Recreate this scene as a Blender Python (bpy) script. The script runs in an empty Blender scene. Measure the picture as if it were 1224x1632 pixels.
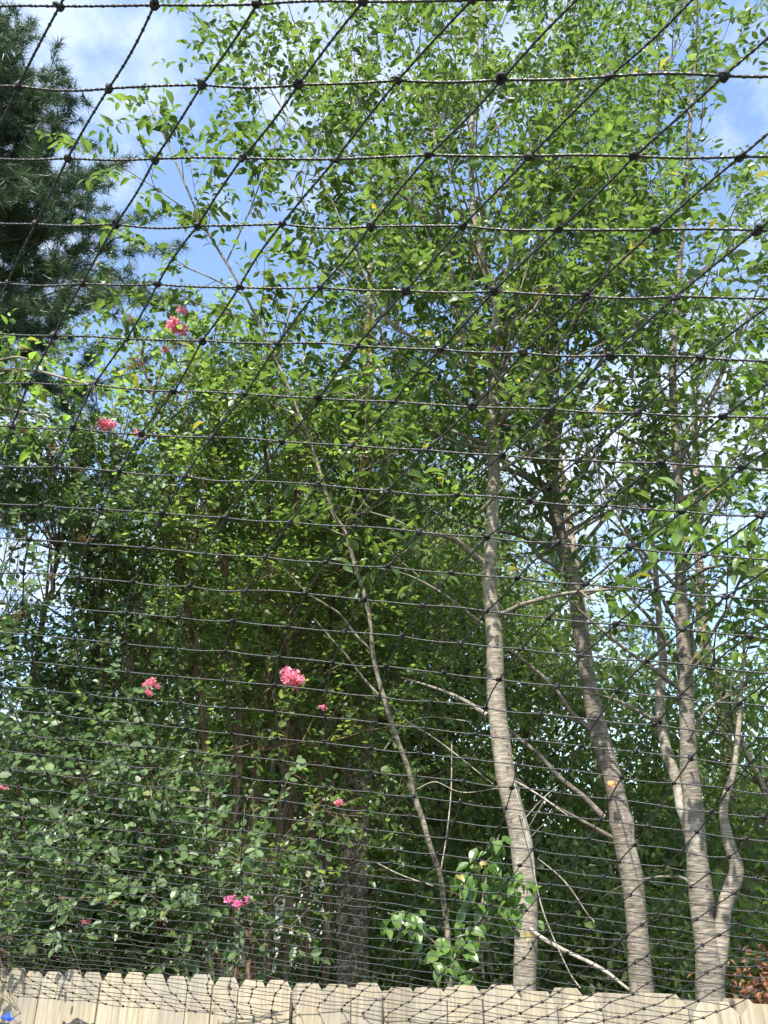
import bpy, math, random
import numpy as np
from mathutils import Vector, Matrix

rng = np.random.default_rng(7)
random.seed(7)
R = math.radians
scene = bpy.context.scene
COL = scene.collection

# ------------------------------------------------------------------ camera
EYE = 2.0
PITCH = R(28.4)
FPX = 1225.0                       # focal length in photo pixels (photo 1224 x 1632)
SP, CP = math.sin(PITCH), math.cos(PITCH)
cd = bpy.data.cameras.new('camera')
cam = bpy.data.objects.new('camera', cd)
COL.objects.link(cam)
cam.location = (0, 0, EYE)
cam.rotation_euler = (math.pi / 2 + PITCH, 0, 0)
cd.sensor_fit = 'VERTICAL'
cd.angle = 2 * math.atan(816 / FPX)
cd.clip_start = 0.02
cd.clip_end = 6000
scene.camera = cam

# ------------------------------------------------------------------ sky and sun
SUN_EL, SUN_AZ = R(54), R(198)     # azimuth from +Y clockwise: behind the camera, to the right
world = bpy.data.worlds.new('World')
scene.world = world
world.use_nodes = True
nt = world.node_tree
nt.nodes.clear()
N = nt.nodes.new
out = N('ShaderNodeOutputWorld')
bg = N('ShaderNodeBackground')
sky = N('ShaderNodeTexSky')
sky.sky_type = 'NISHITA'
sky.sun_disc = False
sky.sun_elevation = SUN_EL
sky.sun_rotation = SUN_AZ
sky.air_density = 1.3
sky.dust_density = 0.8
sky.ozone_density = 1.6
tc = N('ShaderNodeTexCoord')
sep = N('ShaderNodeSeparateXYZ')
nt.links.new(tc.outputs['Generated'], sep.inputs[0])
zz = N('ShaderNodeMath'); zz.operation = 'ADD'; zz.inputs[1].default_value = 0.22
nt.links.new(sep.outputs['Z'], zz.inputs[0])
zm = N('ShaderNodeMath'); zm.operation = 'MAXIMUM'; zm.inputs[1].default_value = 0.05
nt.links.new(zz.outputs[0], zm.inputs[0])
dx = N('ShaderNodeMath'); dx.operation = 'DIVIDE'
dy = N('ShaderNodeMath'); dy.operation = 'DIVIDE'
nt.links.new(sep.outputs['X'], dx.inputs[0]); nt.links.new(zm.outputs[0], dx.inputs[1])
nt.links.new(sep.outputs['Y'], dy.inputs[0]); nt.links.new(zm.outputs[0], dy.inputs[1])
cmb = N('ShaderNodeCombineXYZ')
nt.links.new(dx.outputs[0], cmb.inputs[0]); nt.links.new(dy.outputs[0], cmb.inputs[1])
mp = N('ShaderNodeMapping')
mp.inputs['Location'].default_value = (3.22, 1.0, 0.0)
nt.links.new(cmb.outputs[0], mp.inputs[0])
n1 = N('ShaderNodeTexNoise'); n1.inputs['Scale'].default_value = 1.3; n1.inputs['Detail'].default_value = 4
n2 = N('ShaderNodeTexNoise'); n2.inputs['Scale'].default_value = 13; n2.inputs['Detail'].default_value = 8
n2.inputs['Roughness'].default_value = 0.6; n2.inputs['Distortion'].default_value = 0.3
nt.links.new(mp.outputs[0], n1.inputs['Vector']); nt.links.new(mp.outputs[0], n2.inputs['Vector'])
mixn = N('ShaderNodeMix'); mixn.data_type = 'FLOAT'; mixn.inputs[0].default_value = 0.30
nt.links.new(n1.outputs['Fac'], mixn.inputs[2]); nt.links.new(n2.outputs['Fac'], mixn.inputs[3])
rmp = N('ShaderNodeValToRGB')
rmp.color_ramp.elements[0].position = 0.46; rmp.color_ramp.elements[0].color = (0, 0, 0, 1)
rmp.color_ramp.elements[1].position = 0.66; rmp.color_ramp.elements[1].color = (0.85, 0.85, 0.85, 1)
nt.links.new(mixn.outputs[0], rmp.inputs[0])
cmix = N('ShaderNodeMix'); cmix.data_type = 'RGBA'
cmix.inputs[7].default_value = (4.2, 4.45, 4.9, 1)
nt.links.new(rmp.outputs[0], cmix.inputs[0]); nt.links.new(sky.outputs[0], cmix.inputs[6])
nt.links.new(cmix.outputs[2], bg.inputs[0])
bg.inputs[1].default_value = 0.15
nt.links.new(bg.outputs[0], out.inputs[0])

sd = bpy.data.lights.new('sun', 'SUN')
sd.energy = 4.6
sd.angle = R(0.53)
sd.color = (1.0, 0.95, 0.87)
sun = bpy.data.objects.new('sun', sd)
COL.objects.link(sun)
sdir = Vector((math.sin(SUN_AZ) * math.cos(SUN_EL), math.cos(SUN_AZ) * math.cos(SUN_EL), math.sin(SUN_EL)))
sun.rotation_euler = sdir.to_track_quat('Z', 'Y').to_euler()
sun.location = (0, -10, 30)

scene.view_settings.view_transform = 'Standard'
scene.view_settings.look = 'None'
scene.view_settings.gamma = 1
scene.view_settings.exposure = 1.25
scene.render.engine = 'CYCLES'
scene.cycles.max_bounces = 12
scene.cycles.diffuse_bounces = 8
scene.cycles.glossy_bounces = 2
scene.cycles.transmission_bounces = 8
scene.cycles.use_denoising = True

# ------------------------------------------------------------------ helpers
def ray(px, py):
    u = (px - 612) / FPX
    v = (816 - py) / FPX
    return u, CP - v * SP, SP + v * CP

def at(px, py, Y):
    """point of the scene at forward distance Y that stands at a photo pixel"""
    u, y, z = ray(px, py)
    k = Y / y
    return np.array([u * k, Y, EYE + z * k])

def atz(px, py, zc):
    u, y, z = ray(px, py)
    return np.array([u * zc, y * zc, EYE + z * zc])

def nrm(a):
    return a / np.maximum(np.linalg.norm(a, axis=-1, keepdims=True), 1e-9)

def empty(name, loc, label=None, cat=None, group=None, kind=None):
    o = bpy.data.objects.new(name, None)
    o.empty_display_size = 0.1
    COL.objects.link(o)
    o.location = tuple(float(c) for c in loc)
    tag(o, label, cat, group, kind)
    return o

def tag(o, label=None, cat=None, group=None, kind=None):
    if label: o['label'] = label
    if cat: o['category'] = cat
    if group: o['group'] = group
    if kind: o['kind'] = kind
    return o

class MB:
    """collects vertices, quads and triangles"""
    def __init__(s):
        s.V = []; s.Q = []; s.T = []; s.tq = []; s.tt = []; s.n = 0
    def add(s, V, Q=None, T=None, tq=None, tt=None):
        V = np.asarray(V, float).reshape(-1, 3)
        if Q is not None and len(Q):
            Q = np.asarray(Q, int).reshape(-1, 4)
            s.Q.append(Q + s.n); s.tq.append(np.zeros(len(Q)) if tq is None else np.asarray(tq))
        if T is not None and len(T):
            T = np.asarray(T, int).reshape(-1, 3)
            s.T.append(T + s.n); s.tt.append(np.zeros(len(T)) if tt is None else np.asarray(tt))
        s.V.append(V); s.n += len(V)
    def mesh(s, name, mat, off=None, smooth=False):
        V = np.concatenate(s.V)
        if off is not None: V = V - np.asarray(off)
        Q = np.concatenate(s.Q) if s.Q else np.zeros((0, 4), int)
        T = np.concatenate(s.T) if s.T else np.zeros((0, 3), int)
        tint = np.concatenate(s.tq + s.tt) if (s.tq or s.tt) else np.zeros(0)
        me = bpy.data.meshes.new(name)
        me.vertices.add(len(V)); me.vertices.foreach_set('co', V.astype(np.float32).ravel())
        loops = np.concatenate([Q.ravel(), T.ravel()]).astype(np.int32)
        tot = np.concatenate([np.full(len(Q), 4), np.full(len(T), 3)]).astype(np.int32)
        st = np.concatenate([[0], np.cumsum(tot)[:-1]]).astype(np.int32)
        me.loops.add(len(loops)); me.loops.foreach_set('vertex_index', loops)
        me.polygons.add(len(tot)); me.polygons.foreach_set('loop_start', st)
        me.polygons.foreach_set('loop_total', tot)
        me.polygons.foreach_set('use_smooth', np.full(len(tot), smooth, dtype=bool))
        a = me.attributes.new('tint', 'FLOAT', 'FACE')
        a.data.foreach_set('value', tint.astype(np.float32))
        me.update(calc_edges=True)
        me.materials.append(mat)
        return me
    def build(s, name, mat, parent=None, smooth=False, kind=None):
        if sum(len(q) for q in s.Q) + sum(len(q) for q in s.T) == 0: return None
        off = None if parent is None else np.array(world_loc(parent))
        o = bpy.data.objects.new(name, s.mesh(name, mat, off, smooth))
        COL.objects.link(o)
        if parent is not None: o.parent = parent
        if kind: o['kind'] = kind
        return o

def world_loc(o):
    l = Vector(o.location)
    p = o.parent
    while p is not None:
        l = l + Vector(p.location); p = p.parent
    return l

def link_copy(src_mesh, name, parent, mat4):
    o = bpy.data.objects.new(name, src_mesh)
    COL.objects.link(o)
    o.parent = parent
    o.matrix_basis = mat4
    return o

def frames(P):
    P = np.asarray(P, float)
    T = nrm(np.gradient(P, axis=0))
    U = np.zeros_like(T)
    ref = np.array([0, 0, 1.0]) if abs(T[0, 2]) < 0.9 else np.array([1.0, 0, 0])
    u = np.cross(T[0], ref); u /= np.linalg.norm(u)
    for k in range(len(P)):
        u = u - T[k] * np.dot(u, T[k]); u /= max(np.linalg.norm(u), 1e-9)
        U[k] = u
    return T, U, np.cross(T, U)

def tube(mb, P, r, sides=6, tint=0.0, cap=False, wob=0.0):
    P = np.asarray(P, float); n = len(P)
    r = np.broadcast_to(np.asarray(r, float), (n,))
    T, U, W = frames(P)
    a = np.arange(sides) * 2 * math.pi / sides
    rr = r[:, None] * np.ones((n, sides))
    if wob: rr = rr * (1 + wob * rng.normal(size=(n, sides)))
    V = P[:, None] + rr[..., None] * (np.cos(a)[None, :, None] * U[:, None] + np.sin(a)[None, :, None] * W[:, None])
    k = np.arange(n - 1)[:, None] * sides; j = np.arange(sides)[None]; j2 = (j + 1) % sides
    Q = np.stack([k + j, k + j2, k + sides + j2, k + sides + j], -1).reshape(-1, 4)
    mb.add(V.reshape(-1, 3), Q, tq=np.full(len(Q), tint))
    if cap:
        c = P[-1]
        Vc = np.vstack([V[-1], c[None]])
        Tc = np.stack([np.arange(sides), (np.arange(sides) + 1) % sides, np.full(sides, sides)], -1)
        mb.add(Vc, T=Tc)

def tubes3(mb, A, B, C, r0, r1):
    """many 3-sided two-segment twigs at once"""
    n = len(A)
    if n == 0: return
    d = nrm(C - A)
    u = nrm(np.cross(d, np.array([0.3, 0.1, 1.0]))); w = np.cross(d, u)
    r0 = np.broadcast_to(np.asarray(r0, float), (n,)); r1 = np.broadcast_to(np.asarray(r1, float), (n,))
    rings = []
    for P, r in ((A, r0), (B, (r0 + r1) / 2), (C, r1)):
        for k in range(3):
            a = k * 2.0944
            rings.append(P + r[:, None] * (math.cos(a) * u + math.sin(a) * w))
    V = np.stack(rings, 1)
    q = []
    for s in range(2):
        for k in range(3):
            q.append([s * 3 + k, s * 3 + (k + 1) % 3, s * 3 + 3 + (k + 1) % 3, s * 3 + 3 + k])
    Q = (np.arange(n)[:, None, None] * 9 + np.array(q)[None]).reshape(-1, 4)
    mb.add(V.reshape(-1, 3), Q)

def spline(P, n):
    """Catmull-Rom through the rows of P, n samples"""
    P = np.asarray(P, float); m = len(P)
    if m == 2:
        t = np.linspace(0, 1, n)[:, None]; return P[0] * (1 - t) + P[1] * t
    Q = np.vstack([2 * P[0] - P[1], P, 2 * P[-1] - P[-2]])
    s = np.linspace(0, m - 1 - 1e-6, n); k = s.astype(int); t = (s - k)[:, None]
    a, b, c, d = Q[k], Q[k + 1], Q[k + 2], Q[k + 3]
    return 0.5 * (2 * b + (c - a) * t + (2 * a - 5 * b + 4 * c - d) * t ** 2 + (3 * b - a - 3 * c + d) * t ** 3)

def box(mb, c, sx, sy, sz, ax=None, ay=None):
    ax = np.array([1.0, 0, 0]) if ax is None else np.asarray(ax, float)
    ay = np.array([0, 1.0, 0]) if ay is None else np.asarray(ay, float)
    az = np.cross(ax, ay); c = np.asarray(c, float)
    V = [c + ax * sx * i / 2 + ay * sy * j / 2 + az * sz * k / 2 for k in (-1, 1) for j in (-1, 1) for i in (-1, 1)]
    Q = [[0, 2, 3, 1], [4, 5, 7, 6], [0, 1, 5, 4], [2, 6, 7, 3], [0, 4, 6, 2], [1, 3, 7, 5]]
    mb.add(V, Q)

# ------------------------------------------------------------------ materials
def new_mat(name):
    m = bpy.data.materials.new(name); m.use_nodes = True
    t = m.node_tree; t.nodes.clear()
    o = t.nodes.new('ShaderNodeOutputMaterial')
    p = t.nodes.new('ShaderNodeBsdfPrincipled')
    t.links.new(p.outputs[0], o.inputs[0])
    return m, t, p, o

def ramp(t, stops):
    r = t.nodes.new('ShaderNodeValToRGB'); e = r.color_ramp.elements
    while len(e) < len(stops): e.new(0.5)
    for k, (pos, c) in enumerate(stops):
        e[k].position = pos; e[k].color = (*c, 1)
    return r

def noise(t, scale, detail=5, vec=None, rough=0.55, dist=0.0):
    n = t.nodes.new('ShaderNodeTexNoise')
    n.inputs['Scale'].default_value = scale; n.inputs['Detail'].default_value = detail
    n.inputs['Roughness'].default_value = rough; n.inputs['Distortion'].default_value = dist
    if vec is not None: t.links.new(vec, n.inputs['Vector'])
    return n

def mapped(t, scale, kind='Object'):
    c = t.nodes.new('ShaderNodeTexCoord'); m = t.nodes.new('ShaderNodeMapping')
    m.inputs['Scale'].default_value = scale
    t.links.new(c.outputs[kind], m.inputs[0])
    return m.outputs[0]

def bump(t, p, h, strength=0.4, dist=0.01):
    b = t.nodes.new('ShaderNodeBump')
    b.inputs['Strength'].default_value = strength; b.inputs['Distance'].default_value = dist
    t.links.new(h, b.inputs['Height']); t.links.new(b.outputs[0], p.inputs['Normal'])

def leaf_mat(name, stops, trans, rough=0.42, mix=0.42, spec=0.5):
    m, t, p, o = new_mat(name)
    a = t.nodes.new('ShaderNodeAttribute'); a.attribute_name = 'tint'
    r = ramp(t, stops); t.links.new(a.outputs['Fac'], r.inputs[0])
    vn = noise(t, 60, 3, mapped(t, (1, 1, 1)))
    mx = t.nodes.new('ShaderNodeMix'); mx.data_type = 'RGBA'; mx.blend_type = 'MULTIPLY'
    mx.inputs[0].default_value = 0.5
    rr = ramp(t, [(0.3, (0.65, 0.65, 0.65)), (0.7, (1.25, 1.25, 1.2))]); t.links.new(vn.outputs['Fac'], rr.inputs[0])
    t.links.new(r.outputs[0], mx.inputs[6]); t.links.new(rr.outputs[0], mx.inputs[7])
    t.links.new(mx.outputs[2], p.inputs['Base Color'])
    p.inputs['Roughness'].default_value = rough
    p.inputs['Specular IOR Level'].default_value = spec
    tr = t.nodes.new('ShaderNodeBsdfTranslucent')
    rt = ramp(t, [(q, tuple(c * k for c, k in zip(col, trans))) for q, col in stops]); t.links.new(a.outputs['Fac'], rt.inputs[0])
    t.links.new(rt.outputs[0], tr.inputs['Color'])
    ms = t.nodes.new('ShaderNodeMixShader'); ms.inputs[0].default_value = mix
    t.links.new(p.outputs[0], ms.inputs[1]); t.links.new(tr.outputs[0], ms.inputs[2])
    t.links.new(ms.outputs[0], o.inputs[0])
    return m

M = {}
M['cherry_leaf'] = leaf_mat('cherry_leaf', [(0.0, (0.045, 0.085, 0.02)), (0.5, (0.072, 0.122, 0.03)), (0.93, (0.105, 0.16, 0.04)), (1.0, (0.24, 0.2, 0.04))], (2.35, 2.25, 1.5), rough=0.36, mix=0.47)
M['bright_leaf'] = leaf_mat('bright_leaf', [(0.0, (0.09, 0.16, 0.03)), (0.95, (0.15, 0.24, 0.05)), (1.0, (0.32, 0.2, 0.04))], (2.3, 2.3, 1.5), rough=0.4)
M['myrtle_leaf'] = leaf_mat('myrtle_leaf', [(0.0, (0.045, 0.09, 0.028)), (0.6, (0.09, 0.148, 0.048)), (0.95, (0.155, 0.215, 0.085)), (1.0, (0.22, 0.2, 0.06))], (1.4, 1.6, 1.0), rough=0.45, mix=0.3)
M['myrtle_green'] = leaf_mat('myrtle_green', [(0.0, (0.055, 0.10, 0.03)), (0.6, (0.10, 0.16, 0.046)), (0.95, (0.15, 0.21, 0.065)), (1.0, (0.22, 0.2, 0.06))], (3.1, 2.9, 1.7), rough=0.4, mix=0.55)
M['back_leaf'] = leaf_mat('back_leaf', [(0.0, (0.045, 0.078, 0.026)), (0.6, (0.085, 0.125, 0.04)), (1.0, (0.14, 0.17, 0.055))], (2.9, 2.8, 1.6), rough=0.5, mix=0.52)
M['vine_leaf'] = leaf_mat('vine_leaf', [(0.0, (0.06, 0.12, 0.03)), (0.9, (0.12, 0.2, 0.045)), (1.0, (0.35, 0.25, 0.08))], (2.0, 2.2, 1.4), rough=0.36, mix=0.35)
M['light_leaf'] = leaf_mat('light_leaf', [(0.0, (0.055, 0.088, 0.026)), (0.6, (0.105, 0.148, 0.046)), (1.0, (0.165, 0.2, 0.062))], (2.6, 2.5, 1.5), rough=0.42, mix=0.5)
M['rust_leaf'] = leaf_mat('rust_leaf', [(0.0, (0.16, 0.06, 0.03)), (0.6, (0.26, 0.11, 0.05)), (1.0, (0.2, 0.16, 0.06))], (1.4, 1.4, 1.2), rough=0.6, mix=0.3)
M['needle'] = leaf_mat('needle', [(0.0, (0.035, 0.065, 0.03)), (0.7, (0.065, 0.11, 0.048)), (1.0, (0.11, 0.15, 0.062))], (1.4, 1.6, 1.2), rough=0.5, mix=0.2)
M['petal'] = leaf_mat('petal', [(0.0, (0.78, 0.20, 0.32)), (0.6, (0.86, 0.34, 0.46)), (1.0, (0.9, 0.52, 0.6))], (1.15, 1.3, 1.3), rough=0.6, mix=0.5)
M['petal_magenta'] = leaf_mat('petal_magenta', [(0.0, (0.74, 0.10, 0.32)), (1.0, (0.86, 0.32, 0.54))], (1.1, 1.2, 1.2), rough=0.6, mix=0.35)
M['faded'] = leaf_mat('faded', [(0.0, (0.28, 0.12, 0.08)), (1.0, (0.45, 0.26, 0.16))], (1.1, 1.1, 1.1), rough=0.7, mix=0.3)

def bark(name, lo, mid, hi, hscale=(9, 9, 95), light=(0.40, 0.38, 0.325), lich=0.55):
    m, t, p, o = new_mat(name)
    v1 = mapped(t, hscale)                       # horizontal lenticels
    n_1 = noise(t, 1.6, 6, v1, 0.65, 0.4)
    n_2 = noise(t, 7, 6, mapped(t, (1, 1, 0.5)), 0.6)
    n_3 = noise(t, 30, 4, mapped(t, (1, 1, 1.6)), 0.6)
    r1 = ramp(t, [(0.40, tuple(c * .78 for c in lo)), (0.47, lo), (0.54, mid), (0.66, hi)]); t.links.new(n_1.outputs['Fac'], r1.inputs[0])
    mx = t.nodes.new('ShaderNodeMix'); mx.data_type = 'RGBA'
    rl = ramp(t, [(lich, (0, 0, 0)), (lich + 0.1, (0.75, 0.75, 0.75))]); t.links.new(n_2.outputs['Fac'], rl.inputs[0])
    t.links.new(rl.outputs[0], mx.inputs[0]); t.links.new(r1.outputs[0], mx.inputs[6]); mx.inputs[7].default_value = (*light, 1)
    m2 = t.nodes.new('ShaderNodeMix'); m2.data_type = 'RGBA'; m2.blend_type = 'MULTIPLY'; m2.inputs[0].default_value = 0.6
    r3 = ramp(t, [(0.3, (0.55, 0.52, 0.5)), (0.7, (1.15, 1.13, 1.1))]); t.links.new(n_3.outputs['Fac'], r3.inputs[0])
    t.links.new(mx.outputs[2], m2.inputs[6]); t.links.new(r3.outputs[0], m2.inputs[7])
    # dark pits and old leaf scars
    vo = t.nodes.new('ShaderNodeTexVoronoi'); t.links.new(mapped(t, (16, 16, 13)), vo.inputs['Vector']); vo.inputs['Scale'].default_value = 1.0
    rv = ramp(t, [(0.10, (0.32, 0.28, 0.25)), (0.24, (1, 1, 1))]); t.links.new(vo.outputs['Distance'], rv.inputs[0])
    big = noise(t, 2.6, 4, mapped(t, (1, 1, 0.7)), 0.6)
    rb = ramp(t, [(0.32, (0.62, 0.6, 0.58)), (0.62, (1.12, 1.1, 1.06))]); t.links.new(big.outputs['Fac'], rb.inputs[0])
    m3 = t.nodes.new('ShaderNodeMix'); m3.data_type = 'RGBA'; m3.blend_type = 'MULTIPLY'; m3.inputs[0].default_value = 0.8
    t.links.new(m2.outputs[2], m3.inputs[6]); t.links.new(rv.outputs[0], m3.inputs[7])
    m4 = t.nodes.new('ShaderNodeMix'); m4.data_type = 'RGBA'; m4.blend_type = 'MULTIPLY'; m4.inputs[0].default_value = 0.8
    t.links.new(m3.outputs[2], m4.inputs[6]); t.links.new(rb.outputs[0], m4.inputs[7])
    t.links.new(m4.outputs[2], p.inputs['Base Color'])
    p.inputs['Roughness'].default_value = 0.8
    bump(t, p, n_1.outputs['Fac'], 0.35, 0.008)
    return m
M['cherry_bark'] = bark('cherry_bark', (0.175, 0.152, 0.118), (0.29, 0.257, 0.208), (0.365, 0.328, 0.27))
M['brown_bark'] = bark('brown_bark', (0.11, 0.096, 0.077), (0.21, 0.182, 0.147), (0.295, 0.264, 0.217), light=(0.35, 0.33, 0.28), lich=0.6)
M['thin_bark'] = bark('thin_bark', (0.14, 0.12, 0.09), (0.24, 0.21, 0.16), (0.34, 0.30, 0.24), (20, 20, 30))
M['myrtle_bark'] = bark('myrtle_bark', (0.12, 0.075, 0.045), (0.2, 0.13, 0.08), (0.3, 0.21, 0.13), (30, 30, 4), (0.34, 0.27, 0.19))
M['twig'] = bark('twig', (0.07, 0.055, 0.04), (0.12, 0.095, 0.07), (0.18, 0.15, 0.11), (20, 20, 20), (0.2, 0.18, 0.14))
M['dead_twig'] = bark('dead_twig', (0.22, 0.2, 0.16), (0.33, 0.3, 0.25), (0.42, 0.39, 0.33), (20, 20, 20))
M['pine_bark'] = bark('pine_bark', (0.24, 0.185, 0.145), (0.42, 0.345, 0.275), (0.52, 0.445, 0.365), (6, 6, 22), (0.52, 0.45, 0.37))

def plates(m):
    # dark furrows between the bark plates
    t = m.node_tree; p = [n for n in t.nodes if n.type == 'BSDF_PRINCIPLED'][0]
    src = p.inputs['Base Color'].links[0].from_socket
    vo = t.nodes.new('ShaderNodeTexVoronoi'); vo.feature = 'DISTANCE_TO_EDGE'; vo.inputs['Scale'].default_value = 1.0
    mpv = t.nodes.new('ShaderNodeMapping'); mpv.inputs['Scale'].default_value = (15, 15, 6.5); c = t.nodes.new('ShaderNodeTexCoord')
    nz = noise(t, 5, 4, c.outputs['Object']); ad = t.nodes.new('ShaderNodeMix'); ad.data_type = 'RGBA'; ad.blend_type = 'ADD'; ad.inputs[0].default_value = 0.25
    t.links.new(c.outputs['Object'], ad.inputs[6]); t.links.new(nz.outputs['Color'], ad.inputs[7])
    t.links.new(ad.outputs[2], mpv.inputs[0]); t.links.new(mpv.outputs[0], vo.inputs['Vector'])
    r = ramp(t, [(0.0, (0.25, 0.22, 0.2)), (0.16, (1.1, 1.06, 1.0))]); t.links.new(vo.outputs['Distance'], r.inputs[0])
    mx = t.nodes.new('ShaderNodeMix'); mx.data_type = 'RGBA'; mx.blend_type = 'MULTIPLY'; mx.inputs[0].default_value = 0.95
    t.links.new(src, mx.inputs[6]); t.links.new(r.outputs[0], mx.inputs[7]); t.links.new(mx.outputs[2], p.inputs['Base Color'])
    bump(t, p, vo.outputs['Distance'], 0.8, 0.05)
plates(M['pine_bark'])

def wood():
    m, t, p, o = new_mat('weathered_pine')
    oi = t.nodes.new('ShaderNodeObjectInfo')
    c = t.nodes.new('ShaderNodeTexCoord')
    ad = t.nodes.new('ShaderNodeVectorMath'); ad.operation = 'ADD'
    sc = t.nodes.new('ShaderNodeVectorMath'); sc.operation = 'SCALE'; sc.inputs[0].default_value = (7.3, 5.1, 3.7)
    t.links.new(oi.outputs['Random'], sc.inputs['Scale'])
    t.links.new(c.outputs['Object'], ad.inputs[0]); t.links.new(sc.outputs[0], ad.inputs[1])
    mpn = t.nodes.new('ShaderNodeMapping'); mpn.inputs['Scale'].default_value = (55, 55, 2.6)
    t.links.new(ad.outputs[0], mpn.inputs[0])
    g = noise(t, 1.3, 7, mpn.outputs[0], 0.65, 0.5)
    rg = ramp(t, [(0.28, (0.15, 0.118, 0.075)), (0.44, (0.31, 0.255, 0.172)), (0.60, (0.42, 0.355, 0.245)), (0.8, (0.49, 0.43, 0.315))])
    t.links.new(g.outputs['Fac'], rg.inputs[0])
    big = noise(t, 3.5, 5, ad.outputs[0], 0.6)
    gr = ramp(t, [(0.42, (0, 0, 0)), (0.7, (0.8, 0.8, 0.8))]); t.links.new(big.outputs['Fac'], gr.inputs[0])
    mx = t.nodes.new('ShaderNodeMix'); mx.data_type = 'RGBA'; mx.inputs[7].default_value = (0.25, 0.24, 0.215, 1)
    t.links.new(gr.outputs[0], mx.inputs[0]); t.links.new(rg.outputs[0], mx.inputs[6])
    # knots
    mk = t.nodes.new('ShaderNodeMapping'); mk.inputs['Scale'].default_value = (9, 9, 5)
    t.links.new(ad.outputs[0], mk.inputs[0])
    vo = t.nodes.new('ShaderNodeTexVoronoi'); vo.inputs['Scale'].default_value = 1.0
    t.links.new(mk.outputs[0], vo.inputs['Vector'])
    rk = ramp(t, [(0.05, (0.22, 0.14, 0.08)), (0.13, (1, 1, 1))]); t.links.new(vo.outputs['Distance'], rk.inputs[0])
    m2 = t.nodes.new('ShaderNodeMix'); m2.data_type = 'RGBA'; m2.blend_type = 'MULTIPLY'; m2.inputs[0].default_value = 0.85
    t.links.new(mx.outputs[2], m2.inputs[6]); t.links.new(rk.outputs[0], m2.inputs[7])
    hv = t.nodes.new('ShaderNodeHueSaturation')
    rv = t.nodes.new('ShaderNodeMapRange'); rv.inputs[3].default_value = 0.72; rv.inputs[4].default_value = 1.1
    t.links.new(oi.outputs['Random'], rv.inputs[0]); t.links.new(rv.outputs[0], hv.inputs['Value'])
    t.links.new(m2.outputs[2], hv.inputs['Color']); t.links.new(hv.outputs[0], p.inputs['Base Color'])
    p.inputs['Roughness'].default_value = 0.85
    bump(t, p, g.outputs['Fac'], 0.35, 0.004)
    return m
M['wood'] = wood()

def simple(name, stops, scale, rough=0.8, strength=0.4, bd=0.02, spec=0.4):
    m, t, p, o = new_mat(name)
    n = noise(t, scale, 7, mapped(t, (1, 1, 1)), 0.6)
    r = ramp(t, stops); t.links.new(n.outputs['Fac'], r.inputs[0])
    t.links.new(r.outputs[0], p.inputs['Base Color'])
    p.inputs['Roughness'].default_value = rough
    p.inputs['Specular IOR Level'].default_value = spec
    bump(t, p, n.outputs['Fac'], strength, bd)
    return m
M['rope'] = simple('rope', [(0.3, (0.012, 0.013, 0.014)), (0.7, (0.036, 0.038, 0.04))], 900, 0.45, 0.3, 0.0006, 0.6)
M['rope_knot'] = simple('rope_knot', [(0.3, (0.008, 0.008, 0.009)), (0.7, (0.02, 0.021, 0.022))], 900, 0.6, 0.3, 0.0006, 0.4)
M['nail'] = simple('nail', [(0.3, (0.05, 0.04, 0.035)), (0.7, (0.12, 0.10, 0.09))], 300, 0.6, 0.1)
M['ground'] = simple('ground', [(0.3, (0.05, 0.045, 0.03)), (0.5, (0.06, 0.075, 0.03)), (0.7, (0.1, 0.085, 0.06))], 2.2, 0.95, 0.5, 0.05)
M['siding'] = simple('siding', [(0.3, (0.62, 0.62, 0.6)), (0.7, (0.72, 0.72, 0.7))], 1.2, 0.6, 0.05)
M['trim'] = simple('trim', [(0.3, (0.72, 0.72, 0.7)), (0.7, (0.8, 0.8, 0.78))], 2, 0.5, 0.05)
M['shingle'] = simple('shingle', [(0.3, (0.09, 0.085, 0.08)), (0.7, (0.16, 0.15, 0.14))], 14, 0.9, 0.4)
M['brick'] = simple('brick', [(0.3, (0.24, 0.085, 0.05)), (0.7, (0.34, 0.15, 0.09))], 9, 0.9, 0.4)
M['heap'] = simple('heap', [(0.3, (0.02, 0.018, 0.016)), (0.5, (0.06, 0.053, 0.045)), (0.72, (0.2, 0.18, 0.15))], 70, 0.9, 0.8, 0.02)
M['blue'] = simple('blue', [(0.3, (0.02, 0.06, 0.4)), (0.7, (0.04, 0.12, 0.6))], 20, 0.4, 0.2)
gm, gt, gp, go_ = new_mat('window_glass')
gp.inputs['Base Color'].default_value = (0.03, 0.04, 0.05, 1); gp.inputs['Roughness'].default_value = 0.08
M['glass'] = gm

# ------------------------------------------------------------------ ground
mb = MB()
g = np.concatenate([-np.geomspace(900, 12, 14), np.linspace(-10, 10, 21), np.geomspace(12, 900, 14)])
GX, GY = np.meshgrid(g, g + 6)
GZ = -0.02 + 0.04 * np.sin(GX * 0.9 + 1) * np.cos(GY * 0.7)
n = len(g)
ii, jj = np.meshgrid(np.arange(n - 1), np.arange(n - 1)); b0 = (jj * n + ii).ravel()
mb.add(np.stack([GX, GY, GZ], -1).reshape(-1, 3), np.stack([b0, b0 + 1, b0 + 1 + n, b0 + n], -1))
tag(mb.build('ground', M['ground'], smooth=True), kind='structure')

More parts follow.
